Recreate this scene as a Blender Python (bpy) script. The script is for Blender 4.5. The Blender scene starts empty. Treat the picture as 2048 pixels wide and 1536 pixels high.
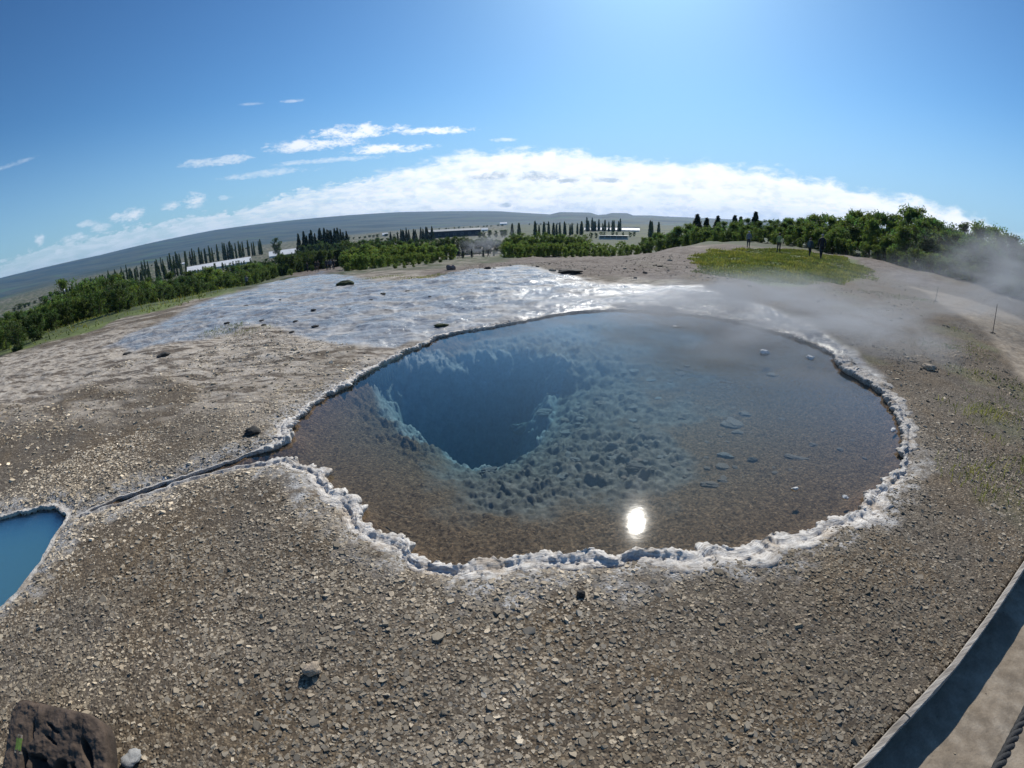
import bpy, bmesh, math, random
import numpy as np
from mathutils import Vector, Matrix, geometry

random.seed(7); RNG = np.random.default_rng(11)
SC = bpy.context.scene
COL = SC.collection
R = math.radians

# ------------------------------------------------------------------ camera
CAM_H, PITCH, ROLL = 2.05, 21.0, -1.75
LENS_A, LENS_B = 0.0663, -6.25e-6            # degrees off axis per photo pixel (wide action-camera lens)
cd = bpy.data.cameras.new('camera')
cam = bpy.data.objects.new('camera', cd); COL.objects.link(cam); SC.camera = cam
cd.type = 'PANO'; cd.sensor_width = 36.0; cd.clip_start = 0.05; cd.clip_end = 40000
cd.panorama_type = 'FISHEYE_LENS_POLYNOMIAL'
_s = 2048 / 36.0
cd.fisheye_fov = R(200)
cd.fisheye_polynomial_k0 = 0.0
cd.fisheye_polynomial_k1 = -R(LENS_A * _s)
cd.fisheye_polynomial_k2 = -R(LENS_B * _s * _s)
cd.fisheye_polynomial_k3 = 0.0
cd.fisheye_polynomial_k4 = 0.0
cam.matrix_world = (Matrix.Translation((0, 0, CAM_H)) @ Matrix.Rotation(R(90 - PITCH), 4, 'X')
                    @ Matrix.Rotation(R(ROLL), 4, 'Z'))

def ray(px, py):
    """direction seen at a pixel of the photograph (2048 x 1536)"""
    px = np.asarray(px, float); py = np.asarray(py, float)
    x = px - 1024; y = 768 - py; r = np.hypot(x, y) + 1e-9
    th = np.radians(LENS_A * r + LENS_B * r * r)
    a, b, c = np.sin(th) * x / r, np.sin(th) * y / r, np.cos(th)
    cr, sr = math.cos(R(ROLL)), math.sin(R(ROLL))
    X, Y = cr * a - sr * b, sr * a + cr * b
    cp, sp = math.cos(R(PITCH)), math.sin(R(PITCH))
    return np.stack([X, c * cp + Y * sp, Y * cp - c * sp], -1)
def azel(px, py):
    v = ray(px, py)
    return np.degrees(np.arctan2(v[..., 0], v[..., 1])), np.degrees(np.arcsin(v[..., 2]))

# ------------------------------------------------------------------ sun, sky, exposure
SUN_AZ, SUN_EL = 19.3, 38.0
sd = bpy.data.lights.new('sun', 'SUN'); sd.energy = 5.0; sd.angle = R(0.55); sd.color = (1.0, 0.95, 0.86)
sun = bpy.data.objects.new('sun', sd); COL.objects.link(sun)
sun.rotation_euler = (R(90 - SUN_EL), 0, R(180 - SUN_AZ))
SC.view_settings.view_transform = 'Standard'; SC.view_settings.look = 'None'
SC.view_settings.exposure = -0.12; SC.view_settings.gamma = 1.0
CY = SC.cycles
CY.use_denoising = True
try: CY.denoiser = 'OPENIMAGEDENOISE'; CY.denoising_input_passes = 'RGB_ALBEDO_NORMAL'; CY.denoising_prefilter = 'ACCURATE'
except Exception: pass
CY.max_bounces = 6; CY.diffuse_bounces = 2; CY.glossy_bounces = 3; CY.transmission_bounces = 4
CY.volume_bounces = 0; CY.transparent_max_bounces = 24; CY.sample_clamp_indirect = 4
CY.caustics_reflective = False; CY.caustics_refractive = False

class N:
    """tiny node-graph helper"""
    def __init__(s, tree): s.t = tree; s.t.nodes.clear()
    def n(s, typ, **kw):
        o = s.t.nodes.new(typ)
        ins = kw.pop('ins', {})
        for k, v in kw.items(): setattr(o, k, v)
        for k, v in ins.items(): s.put(o.inputs[k], v)
        return o
    def put(s, sock, v):
        if v is None: return
        if isinstance(v, bpy.types.NodeSocket): s.t.links.new(v, sock)
        elif isinstance(v, (tuple, list)) and sock.type == 'RGBA' and len(v) == 3: sock.default_value = (*v, 1)
        else: sock.default_value = v
    def m(s, op, a, b=None, c=None, clamp=False):
        o = s.t.nodes.new('ShaderNodeMath'); o.operation = op; o.use_clamp = clamp
        for i, v in enumerate((a, b, c)):
            if v is not None: s.put(o.inputs[i], v)
        return o.outputs[0]
    def mapr(s, v, a, b, c=0.0, d=1.0, smooth=True):
        o = s.t.nodes.new('ShaderNodeMapRange'); o.interpolation_type = 'SMOOTHSTEP' if smooth else 'LINEAR'
        for i, q in enumerate((v, a, b, c, d)): s.put(o.inputs[i], q)
        return o.outputs[0]
    def mix(s, f, a, b, blend='MIX'):
        o = s.t.nodes.new('ShaderNodeMix'); o.data_type = 'RGBA'; o.blend_type = blend
        s.put(o.inputs[0], f); s.put(o.inputs[6], a); s.put(o.inputs[7], b)
        return o.outputs[2]
    def noise(s, vec, scale, detail=4, rough=.55, dist=0.0):
        o = s.n('ShaderNodeTexNoise', ins={'Vector': vec, 'Scale': scale, 'Detail': detail, 'Roughness': rough, 'Distortion': dist})
        return o.outputs[0]
    def vor(s, vec, scale, feature='F1', rand=1.0):
        o = s.n('ShaderNodeTexVoronoi', feature=feature, ins={'Vector': vec, 'Scale': scale, 'Randomness': rand})
        return o
    def ramp(s, f, stops):
        o = s.t.nodes.new('ShaderNodeValToRGB'); cr = o.color_ramp
        while len(cr.elements) < len(stops): cr.elements.new(.5)
        for e, (p, c) in zip(cr.elements, stops):
            e.position = p; e.color = (*c, 1) if len(c) == 3 else c
        s.put(o.inputs[0], f); return o.outputs[0]
    def curve(s, v, pts):
        """piecewise curve through pts (x and y in 0..1)"""
        o = s.t.nodes.new('ShaderNodeFloatCurve'); c = o.mapping.curves[0]
        while len(c.points) < len(pts): c.points.new(.5, .5)
        for p, (x, y) in zip(c.points, pts): p.location = (x, y); p.handle_type = 'AUTO_CLAMPED'
        o.mapping.update(); s.put(o.inputs['Value'], v); return o.outputs[0]

W = bpy.data.worlds.new('World'); SC.world = W; W.use_nodes = True
w = N(W.node_tree)
sky = w.n('ShaderNodeTexSky', sky_type='NISHITA', sun_disc=False, sun_elevation=R(SUN_EL), sun_rotation=R(SUN_AZ),
          altitude=100, air_density=1.0, dust_density=0.6, ozone_density=2.0)
geo = w.n('ShaderNodeTexCoord'); dirv = geo.outputs['Generated']
sep = w.n('ShaderNodeSeparateXYZ', ins={0: dirv})
dx, dy, dz = sep.outputs
az = w.m('MULTIPLY', w.m('ARCTAN2', dx, dy), 180 / math.pi)
el = w.m('MULTIPLY', w.m('ARCSINE', dz), 180 / math.pi)
azn = w.mapr(az, -80, 80, 0, 1, False)
def az_curve(pixels, rng=20.0):
    a, e = azel([p[0] for p in pixels], [p[1] for p in pixels])
    pts = sorted([(float((q + 80) / 160), float(v / rng)) for q, v in zip(a, e)])
    return w.m('MULTIPLY', w.curve(azn, pts), rng)
# cloud texture spaces: stretched sheets near the horizon
pl = w.n('ShaderNodeCombineXYZ', ins={0: w.m('MULTIPLY', az, 0.05), 1: w.m('MULTIPLY', el, 0.22), 2: 0.3}).outputs[0]
pc = w.n('ShaderNodeCombineXYZ', ins={0: w.m('MULTIPLY', az, 0.16), 1: w.m('MULTIPLY', el, 0.34), 2: 4.7}).outputs[0]
n1 = w.noise(pl, 3.0, 6, .6, .3); n2 = w.noise(pc, 2.2, 7, .6, .2); n3 = w.noise(pc, 6.0, 5, .62); n4 = w.noise(pc, 15.0, 4, .6)
# the long white bank
top = az_curve([(430, 452), (520, 412), (640, 372), (760, 345), (860, 322), (930, 303), (1100, 297), (1280, 316), (1480, 328), (1620, 352), (1740, 376), (1860, 402), (1950, 428), (2040, 470)])
edge = w.m('ADD', top, w.m('MULTIPLY', w.m('SUBTRACT', n2, .52), 4.2))
bank = w.mapr(w.m('SUBTRACT', edge, el), -.3, 1.1)
bank_in = w.mapr(w.m('SUBTRACT', edge, el), 0.0, 3.0)
thin = w.mapr(w.m('ADD', w.m('MULTIPLY', n1, .6), w.m('MULTIPLY', n3, .4)), .36, .62)
body = w.m('MULTIPLY', bank, w.m('ADD', w.mapr(az, -25, 8, .45, .80), w.m('MULTIPLY', thin, w.mapr(az, -25, 8, .55, .20))))
leftfade = w.mapr(az, -40, -14); body = w.m('MULTIPLY', body, w.m('ADD', .3, w.m('MULTIPLY', leftfade, .7)))
# streak clouds above it
def streak(cx, cy, rx, ry, seed, tilt=0.0, amt=1.0):
    a0, e0 = azel(cx, cy)
    da = w.m('SUBTRACT', az, float(a0)); de = w.m('SUBTRACT', w.m('SUBTRACT', el, float(e0)), w.m('MULTIPLY', da, tilt))
    q = w.m('ADD', w.m('POWER', w.m('DIVIDE', da, rx), 2.0), w.m('POWER', w.m('DIVIDE', de, ry), 2.0))
    q = w.m('ADD', q, w.m('MULTIPLY', w.m('SUBTRACT', n2, .5), 3.0))
    q = w.m('ADD', q, w.m('MULTIPLY', w.m('SUBTRACT', n3, .5), 2.0))
    q = w.m('ADD', q, w.m('MULTIPLY', w.m('SUBTRACT', n4, .5), 1.6))
    return w.m('MULTIPLY', w.mapr(q, 1.15, -.35), amt)
cl = body
for args in [(620, 290, 6.5, .75, 1), (710, 263, 6.2, .9, 2), (770, 298, 5.5, .6, 3), (880, 261, 5.5, .55, 4), (435, 322, 4.2, .55, 5, 0, .7),
             (540, 346, 6.0, .5, 6, 0, .5), (585, 202, 1.6, .22, 7, 0, .45), (500, 208, 1.5, .2, 8, 0, .3), (1010, 280, 2.0, .25, 9, 0, .5),
             (660, 320, 7.0, .35, 10, 0, .5), (15, 332, 3.0, .3, 11, .15, .35), (390, 401, 1.6, .95, 12), (340, 411, 1.5, .6, 13), (262, 428, 1.7, .85, 14),
             (230, 434, .9, .6, 15), (200, 457, 1.3, .6, 16, 0, .7), (150, 477, 2.0, .6, 17, 0, .8), (118, 503, .8, .5, 18, 0, .7), (80, 480, .7, .6, 19, 0, .8),
             (1010, 411, 1.0, .3, 20, 0, .5), (450, 395, 1.0, .35, 21, 0, .6), (175, 448, 1.2, .4, 22, 0, .6)]:
    cl = w.m('MAXIMUM', cl, streak(*args))
# pale haze of far cloud low along the left horizon
ltop = az_curve([(0, 520), (100, 492), (230, 462), (340, 440), (440, 428), (520, 405), (610, 380), (700, 362), (760, 350), (860, 340), (1000, 330), (1200, 330), (1400, 345), (1700, 400)])
puff = w.m('ADD', w.m('MULTIPLY', w.m('SUBTRACT', w.noise(pc, 4.5, 6, .62, .15), .5), 3.4), w.m('MULTIPLY', w.m('SUBTRACT', w.noise(pl, 4.0, 6, .6), .5), 2.0))
lo_d = w.m('SUBTRACT', w.m('ADD', ltop, puff), el)
low = w.m('MULTIPLY', w.mapr(lo_d, -.1, .5), w.m('ADD', .42, w.m('MULTIPLY', w.mapr(w.noise(pl, 7.0, 6, .62), .36, .62), .45)))
low = w.m('MULTIPLY', low, w.mapr(az, -66, -36, .55, 1.0))
cl = w.m('MAXIMUM', cl, low)
# greyer undersides inside the bank
shade = w.mapr(w.noise(pc, 3.1, 5, .6), .44, .66)
ccol = w.mix(w.m('MULTIPLY', w.m('MULTIPLY', shade, bank_in), .40), (1.30, 1.32, 1.36), (.66, .78, .93))
grey = streak(1078, 352, 3.0, .75, 30)
for args in [(975, 351, 2.4, .6, 31), (1216, 361, 2.2, .35, 32), (1135, 362, 1.6, .3, 33), (1010, 411, 1.0, .3, 34)]: grey = w.m('MAXIMUM', grey, streak(*args))
ccol = w.mix(w.m('MULTIPLY', grey, .8), ccol, (.50, .62, .74))
warm = w.mapr(az, -45, 0); ccol = w.mix(warm, w.mix(1.0, ccol, (.62, .69, .76), 'MULTIPLY'), ccol)
skyc = w.mix(1.0, sky.outputs[0], (.091, .125, .139), 'MULTIPLY')
gam = w.n('ShaderNodeGamma', ins={0: skyc, 1: 1.36})
sat = w.n('ShaderNodeHueSaturation', ins={'Saturation': 1.0, 'Color': gam.outputs[0]})
rr_ = w.n('ShaderNodeSeparateColor', ins={0: sat.outputs[0]})
capd = w.n('ShaderNodeCombineColor', ins={i: w.m('MULTIPLY', q, w.m('TANH', w.m('DIVIDE', rr_.outputs[i], q))) for i, q in enumerate((.56, 1.05, 1.7))}).outputs[0]
lowsky = w.mix(w.m('MULTIPLY', w.mapr(el, 17, -1), w.mapr(az, -60, 20, .42, .62)), capd, (.46, .66, .86))
fin = w.mix(cl, lowsky, ccol)
bg = w.n('ShaderNodeBackground', ins={'Color': fin, 'Strength': 1.0})
out = w.n('ShaderNodeOutputWorld', ins={0: bg.outputs[0]})
#WORLD_END

# ------------------------------------------------------------------ general helpers
def smooth(a, b, x):
    t = np.clip((x - a) / (b - a), 0, 1); return t * t * (3 - 2 * t)
def _h(i, j, s):
    i = i.astype(np.int64).astype(np.uint64); j = j.astype(np.int64).astype(np.uint64)
    v = (i * np.uint64(374761393) + j * np.uint64(668265263) + np.uint64(s * 2246822519 + 97)) & np.uint64(0xFFFFFFFF)
    v = ((v ^ (v >> np.uint64(13))) * np.uint64(1274126177)) & np.uint64(0xFFFFFFFF)
    v = ((v ^ (v >> np.uint64(16))) * np.uint64(2654435761)) & np.uint64(0xFFFFFFFF)
    return ((v ^ (v >> np.uint64(15))) & np.uint64(0xFFFF)).astype(float) / 65535.0
def vnoise(x, y, s=0):
    x = np.asarray(x, float); y = np.asarray(y, float)
    i, j = np.floor(x), np.floor(y); u, v = x - i, y - j
    u = u * u * u * (u * (u * 6 - 15) + 10); v = v * v * v * (v * (v * 6 - 15) + 10)
    a = _h(i, j, s) * (1 - u) + _h(i + 1, j, s) * u
    b = _h(i, j + 1, s) * (1 - u) + _h(i + 1, j + 1, s) * u
    return (a * (1 - v) + b * v) * 2 - 1
def fbm(x, y, s=0, o=4, g=.5):
    t, a = 0, 1.0
    for k in range(o): t = t + a * vnoise(x * 2 ** k + 17.3 * k, y * 2 ** k - 9.1 * k, s + k); a *= g
    return t
def worley(x, y, s=0):
    i, j = np.floor(x), np.floor(y); f1 = np.full(x.shape, 9.0); f2 = f1.copy(); idv = np.zeros(x.shape)
    for a in (-1, 0, 1):
        for b in (-1, 0, 1):
            ii, jj = i + a, j + b
            d = np.hypot(ii + _h(ii, jj, s) - x, jj + _h(ii, jj, s + 5) - y); c = _h(ii, jj, s + 9)
            n = d < f1
            f2 = np.where(n, f1, np.minimum(f2, d)); idv = np.where(n, c, idv); f1 = np.where(n, d, f1)
    return f1, f2, idv
def inside(poly, x, y):
    c = np.zeros(x.shape, bool); q = np.asarray(poly)
    for (x0, y0), (x1, y1) in zip(q, np.roll(q, -1, 0)):
        if y0 == y1: continue
        k = ((y0 > y) != (y1 > y)) & (x < (x1 - x0) * (y - y0) / (y1 - y0) + x0); c ^= k
    return c
def dist_line(pts, x, y, closed=True):
    q = np.asarray(pts); e = np.roll(q, -1, 0) if closed else q[1:]
    d = np.full(x.shape, 1e9)
    for (x0, y0), (x1, y1) in zip(q if closed else q[:-1], e):
        ex, ey = x1 - x0, y1 - y0; L = ex * ex + ey * ey + 1e-12
        t = np.clip(((x - x0) * ex + (y - y0) * ey) / L, 0, 1)
        d = np.minimum(d, np.hypot(x - x0 - t * ex, y - y0 - t * ey))
    return d
def sdist(poly, x, y):
    """signed distance to a closed outline, positive inside; only worked out near its bounding box"""
    q = np.asarray(poly); x = np.asarray(x, float); y = np.asarray(y, float); o = np.full(x.shape, -50.0)
    m = (x > q[:, 0].min() - 6) & (x < q[:, 0].max() + 6) & (y > q[:, 1].min() - 6) & (y < q[:, 1].max() + 6)
    d = dist_line(q, x[m], y[m]); o[m] = np.where(inside(q, x[m], y[m]), d, -d); return o

# skyline of the far hills, as elevation angle by bearing
_sk = [(0, 557), (100, 533), (200, 511), (300, 487), (430, 461), (560, 444), (700, 431), (800, 425), (900, 423), (1000, 423), (1045, 426), (1100, 429),
       (1113, 426), (1120, 424.5), (1180, 425.5), (1195, 430), (1212, 429), (1224, 426), (1254, 426.5), (1266, 431), (1300, 431), (1330, 433), (1400, 436), (1500, 441), (1700, 450), (2048, 500)]
SK_AZ, SK_EL = azel([p[0] for p in _sk], [p[1] for p in _sk])
def macro(x, y):
    r = np.hypot(x, y); a = np.degrees(np.arctan2(x, y))
    R0 = 19 + smooth(12, 34, a) * 50 - smooth(100, 130, np.abs(a)) * 8
    t = r - R0
    sp = np.where(t > 40, t, 3 * np.log1p(np.exp(np.clip(t / 3, -30, 30))))
    lf = smooth(-25, -40, a) * smooth(-120, -100, a); t2 = r - 31
    drop = (.074 - .026 * lf) * sp + .075 * lf * np.where(t2 > 40, t2, 3 * np.log1p(np.exp(np.clip(t2 / 3, -30, 30))))
    z = -15 * np.tanh(drop / 15)
    z = z + fbm(x / 300, y / 300, 3, 3) * 2.0 * smooth(150, 500, r)
    e = np.interp(a, SK_AZ, SK_EL, left=SK_EL[0], right=SK_EL[-1])
    hill = CAM_H + 6500 * np.tan(np.radians(e))
    f = smooth(2600, 6500, r); g = smooth(1500, 3000, r)
    z = z * (1 - f) + hill * f + g * (1 - f) * fbm(x / 900, y / 900, 8, 4) * 22 * smooth(6400, 4600, r)
    z = z - np.maximum(r - 6500, 0) * .02
    return z
def ground_at(px, py, zoff=0.0):
    """where the line of sight through a photo pixel meets the ground"""
    v = ray(px, py); one = v.ndim == 1; v = v.reshape(-1, 3); o = []
    t = np.exp(np.linspace(math.log(.8), math.log(4000), 3000))
    for d in v:
        X, Y, Z = d[0] * t, d[1] * t, CAM_H + d[2] * t
        k = np.nonzero(Z < macro(X, Y) + zoff)[0]
        k = k[0] if len(k) else len(t) - 1
        lo, hi = t[max(k - 1, 0)], t[k]
        for _ in range(18):
            q = (lo + hi) / 2
            if CAM_H + d[2] * q < macro(np.array(d[0] * q), np.array(d[1] * q)) + zoff: hi = q
            else: lo = q
        o.append((d[0] * hi, d[1] * hi, CAM_H + d[2] * hi))
    o = np.array(o); return o[0] if one else o
def poly(pix, zoff=0.0):
    p = ground_at([q[0] for q in pix], [q[1] for q in pix], zoff); return p[:, :2]
def stand(px, py_top, dist):
    """point on the ground at a distance on the bearing of a pixel, and the height that reaches that pixel"""
    v = ray(px, py_top); k = dist / math.hypot(v[0], v[1]); x, y = v[0] * k, v[1] * k
    z = float(macro(np.array(x), np.array(y))); return Vector((x, y, z)), CAM_H + v[2] * k - z

def tag(o, label=None, cat=None, group=None, kind=None):
    if label: o['label'] = label
    if cat: o['category'] = cat
    if group: o['group'] = group
    if kind: o['kind'] = kind
    return o
def link(name, me, mat=None, parent=None):
    o = bpy.data.objects.new(name, me); COL.objects.link(o)
    if mat is not None:
        for q in (mat if isinstance(mat, (list, tuple)) else [mat]): me.materials.append(q)
    if parent is not None: o.parent = parent
    return o
def empty(name, loc=(0, 0, 0), rz=0.0):
    o = bpy.data.objects.new(name, None); COL.objects.link(o); o.location = loc; o.rotation_euler = (0, 0, rz)
    o.empty_display_size = .1; return o
def mesh_np(name, V, F, shade=False, mi=None):
    """V (n,3); F a list of (m,k) index arrays"""
    me = bpy.data.meshes.new(name); V = np.asarray(V, np.float32)
    F = [np.asarray(f, np.int32) for f in (F if isinstance(F, list) else [F]) if len(f)]
    me.vertices.add(len(V)); me.vertices.foreach_set('co', V.ravel())
    tot = np.concatenate([np.full(len(f), f.shape[1], np.int32) for f in F])
    loops = np.concatenate([f.ravel() for f in F])
    me.loops.add(len(loops)); me.loops.foreach_set('vertex_index', loops)
    me.polygons.add(len(tot)); st = np.zeros(len(tot), np.int32); st[1:] = np.cumsum(tot)[:-1]
    me.polygons.foreach_set('loop_start', st); me.polygons.foreach_set('loop_total', tot)
    me.polygons.foreach_set('use_smooth', np.full(len(tot), bool(shade)))
    if mi is not None: me.polygons.foreach_set('material_index', np.asarray(mi, np.int32))
    me.update(calc_edges=True); return me
def vcol(me, name, arr):
    a = me.color_attributes.new(name, 'FLOAT_COLOR', 'POINT'); arr = np.asarray(arr, np.float32)
    if arr.shape[1] == 3: arr = np.concatenate([arr, np.ones((len(arr), 1), np.float32)], 1)
    a.data.foreach_set('color', arr.ravel())
class MB:
    """collects boxes, tubes and lathes into one mesh"""
    def __init__(s): s.v = []; s.f = []
    def add(s, V, F):
        b = len(s.v); s.v += [tuple(q) for q in V]; s.f += [tuple(i + b for i in f) for f in F]
    def box(s, c, d, rz=0.0, top=1.0):
        V = []
        for z in (-.5, .5):
            k = top if z > 0 else 1.0
            for x, y in ((-.5, -.5), (.5, -.5), (.5, .5), (-.5, .5)):
                X, Y = x * d[0] * k, y * d[1] * k
                V.append((c[0] + X * math.cos(rz) - Y * math.sin(rz), c[1] + X * math.sin(rz) + Y * math.cos(rz), c[2] + z * d[2]))
        s.add(V, [(3, 2, 1, 0), (4, 5, 6, 7), (0, 1, 5, 4), (1, 2, 6, 5), (2, 3, 7, 6), (3, 0, 4, 7)])
    def tube(s, P, rad, n=6):
        P = [Vector(p) for p in P]; rad = rad if isinstance(rad, (list, tuple)) else [rad] * len(P); V = []; F = []
        for k, p in enumerate(P):
            t = (P[min(k + 1, len(P) - 1)] - P[max(k - 1, 0)]).normalized()
            a = t.orthogonal().normalized() if abs(t.z) < .95 else t.cross(Vector((0, 1, 0))).normalized()
            if abs(t.z) < .95: a = t.cross(Vector((0, 0, 1))).normalized()
            b = t.cross(a)
            for i in range(n):
                q = 2 * math.pi * i / n; V.append(p + (a * math.cos(q) + b * math.sin(q)) * rad[k])
        for k in range(len(P) - 1):
            for i in range(n):
                j = (i + 1) % n; F.append((k * n + i, k * n + j, k * n + n + j, k * n + n + i))
        F.append(tuple(range(n - 1, -1, -1))); F.append(tuple((len(P) - 1) * n + i for i in range(n)))
        s.add(V, F)
    def build(s, name, mat, parent=None, shade=False):
        me = bpy.data.meshes.new(name); me.from_pydata(s.v, [], s.f); me.update()
        if shade: me.polygons.foreach_set('use_smooth', [True] * len(me.polygons))
        return link(name, me, mat, parent)

MATS = {}
def mat(name):
    m = bpy.data.materials.new(name); m.use_nodes = True; MATS[name] = m; return m, N(m.node_tree)
def simple(name, color, rough=.7, var=.0, scale=8, metal=0.0, bump=0.0, bscale=40, coords='Object'):
    m, k = mat(name); tc = k.n('ShaderNodeTexCoord').outputs[coords]
    c = color
    if var:
        f = k.noise(tc, scale, 5, .6)
        c = k.mix(k.mapr(f, .3, .7), tuple(q * (1 - var) for q in color), tuple(min(1, q * (1 + var)) for q in color))
    b = k.n('ShaderNodeBsdfPrincipled', ins={'Base Color': c, 'Roughness': rough, 'Metallic': metal})
    if bump:
        q = k.n('ShaderNodeBump', ins={'Strength': bump, 'Distance': .01, 'Height': k.noise(tc, bscale, 5, .65)})
        k.put(b.inputs['Normal'], q.outputs[0])
    k.n('ShaderNodeOutputMaterial', ins={0: b.outputs[0]}); return m

# ------------------------------------------------------------------ outlines of the place
P_POOL = [(150, 1029), (200, 1010), (250, 994), (330, 966), (400, 946), (460, 931), (540, 918), (575, 914), (600, 922), (632, 942), (648, 968), (686, 990), (704, 1004), (716, 1022), (712, 1046),
          (733, 1064), (765, 1068), (800, 1084), (819, 1098), (826, 1116), (846, 1131), (880, 1128), (930, 1125), (990, 1121), (1050, 1118), (1075, 1110), (1100, 1106), (1130, 1113), (1150, 1104), (1185, 1104),
          (1206, 1116), (1216, 1127), (1240, 1126), (1258, 1104), (1285, 1094), (1330, 1098), (1365, 1110), (1400, 1102), (1450, 1104), (1500, 1094), (1530, 1082), (1580, 1075), (1640, 1050),
          (1700, 1028), (1735, 1006), (1744, 976), (1790, 955), (1814, 930), (1811, 900), (1813, 860), (1796, 820), (1770, 785), (1732, 760), (1690, 737), (1674, 722), (1672, 705),
          (1620, 682), (1560, 662), (1500, 646), (1440, 634), (1380, 625), (1300, 619), (1230, 617), (1160, 621), (1100, 629), (1050, 639), (980, 651), (930, 658), (880, 669),
          (835, 689), (790, 709), (742, 733), (700, 758), (650, 785), (610, 815), (577, 843), (564, 858), (576, 870), (566, 884), (530, 893), (490, 906), (440, 923), (380, 944), (320, 964), (250, 989), (200, 1007), (150, 1027)]
P_BLUE = [(0, 1029), (40, 1019), (92, 1008), (112, 1010), (138, 1030), (118, 1052), (102, 1075), (86, 1105), (60, 1145), (30, 1180), (-10, 1222), (-120, 1250), (-190, 1160), (-150, 1090), (-70, 1046)]
P_HOLE = [(700, 752), (740, 760), (772, 764), (790, 780), (797, 802), (828, 812), (842, 834), (890, 850), (912, 870), (938, 882), (985, 882), (1020, 862), (1050, 848), (1082, 812), (1100, 778), (1122, 742), (1136, 730),
          (1130, 722), (1100, 712), (1050, 707), (990, 711), (930, 722), (884, 732), (842, 743), (800, 751), (752, 754)]
POOL = poly(P_POOL); BLUE = poly(P_BLUE); HOLE = poly(P_HOLE, -.35)
def densify(p, step):
    o = []
    for a, b in zip(p, np.roll(p, -1, 0)):
        n = max(1, int(np.hypot(*(b - a)) / step)); o += [a + (b - a) * k / n for k in range(n)]
    return np.array(o)
def relax(p, k=2):
    for _ in range(k): p = .25 * np.roll(p, 1, 0) + .5 * p + .25 * np.roll(p, -1, 0)
    return p
POOL_S = relax(densify(POOL, .05), 3); BLUE_S = relax(densify(BLUE, .05), 3)
# little scallops along the shore
def scallop(p, amp, s):
    t = np.roll(p, -1, 0) - np.roll(p, 1, 0); n = np.stack([t[:, 1], -t[:, 0]], 1); n /= np.linalg.norm(n, axis=1)[:, None] + 1e-9
    L = np.cumsum(np.hypot(*(np.roll(p, -1, 0) - p).T))
    k = fbm(p[:, 0] * 4.5, p[:, 1] * 4.5, s, 4, .65)
    return p + n * (k * amp)[:, None]
POOL_S = scallop(POOL_S, .035, 61); BLUE_S = scallop(BLUE_S, .02, 62)
P_CURB = [(1706, 1536), (1760, 1478), (1800, 1436), (1850, 1384), (1900, 1330), (1950, 1264), (2000, 1194), (2040, 1134)]
CURB = poly(P_CURB)
_d = CURB[-1] - CURB[-3]; _d /= np.hypot(*_d); _e = CURB[0] - CURB[1]; _e /= np.hypot(*_e)
CURB = np.concatenate([[CURB[0] + _e * 1.0], CURB, [CURB[-1] + _d * 1.5]])
PATH_NEAR = np.concatenate([CURB, [[CURB[-1][0] + 4, CURB[-1][1] - 1], [9, -6], [-3, -6], [CURB[0][0] - 1.0, -2.0]]])
PATH_FAR = poly([(1822, 574), (1850, 586), (1880, 606), (1925, 632), (1960, 662), (1990, 698), (2020, 735), (2048, 770), (2090, 830), (2190, 830), (2190, 700), (2120, 660), (2048, 640), (1990, 616), (1940, 600), (1880, 586)])
WET = poly([(215, 692), (300, 655), (400, 612), (500, 578), (600, 553), (650, 543), (690, 552), (760, 560), (860, 556), (950, 540), (1040, 531), (1090, 541), (1140, 556), (1200, 566), (1300, 570), (1400, 576), (1470, 598), (1540, 618), (1620, 648),
            (1690, 684), (1745, 725), (1780, 760), (1745, 765), (1690, 730), (1600, 700), (1440, 660), (1300, 640), (1160, 640), (1050, 660), (930, 675), (850, 684), (800, 694), (740, 700), (690, 688), (610, 676), (580, 664), (530, 650), (490, 655), (420, 674), (330, 692), (270, 700)])
CREAM = [poly([(-60, 735), (60, 705), (200, 672), (300, 650), (560, 640), (640, 668), (720, 690), (690, 700), (600, 735), (520, 770), (430, 776), (300, 770), (180, 772), (60, 800), (-60, 830)]),
         poly([(540, 850), (600, 790), (680, 735), (760, 694), (850, 672), (840, 700), (760, 740), (680, 785), (620, 825), (570, 862)]),
         poly([(1090, 550), (1160, 552), (1280, 560), (1380, 575), (1470, 600), (1400, 605), (1280, 592), (1180, 585), (1120, 570)]),
         poly([(815, 520), (870, 508), (930, 498), (1000, 488), (1005, 505), (960, 512), (900, 514), (850, 522)]), poly([(1280, 497), (1330, 494), (1390, 497), (1390, 502), (1330, 500), (1280, 501)]),
         poly([(690, 560), (760, 552), (850, 546), (880, 556), (800, 566), (720, 572)])]
GRASS = [poly([(1388, 512), (1440, 503), (1520, 498), (1600, 502), (1680, 514), (1730, 538), (1742, 556), (1700, 566), (1620, 572), (1540, 570), (1470, 560), (1400, 545)]),
         poly([(-60, 700), (60, 668), (150, 642), (260, 610), (380, 585), (480, 560), (590, 538), (625, 532), (615, 540), (540, 562), (440, 590), (330, 622), (240, 640), (150, 672), (60, 694), (-60, 730)])]
DIRT = [poly([(860, 548), (920, 536), (1000, 522), (1100, 510), (1200, 506), (1300, 503), (1400, 508), (1400, 545), (1330, 562), (1200, 556), (1130, 545), (1050, 530), (960, 540), (900, 552)]),
        poly([(560, 556), (620, 541), (680, 530), (700, 545), (650, 548), (600, 556)]),
        poly([(1400, 500), (1560, 494), (1700, 512), (1800, 540), (1900, 570), (1840, 572), (1760, 545), (1680, 520), (1560, 502), (1400, 506)])]

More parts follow.
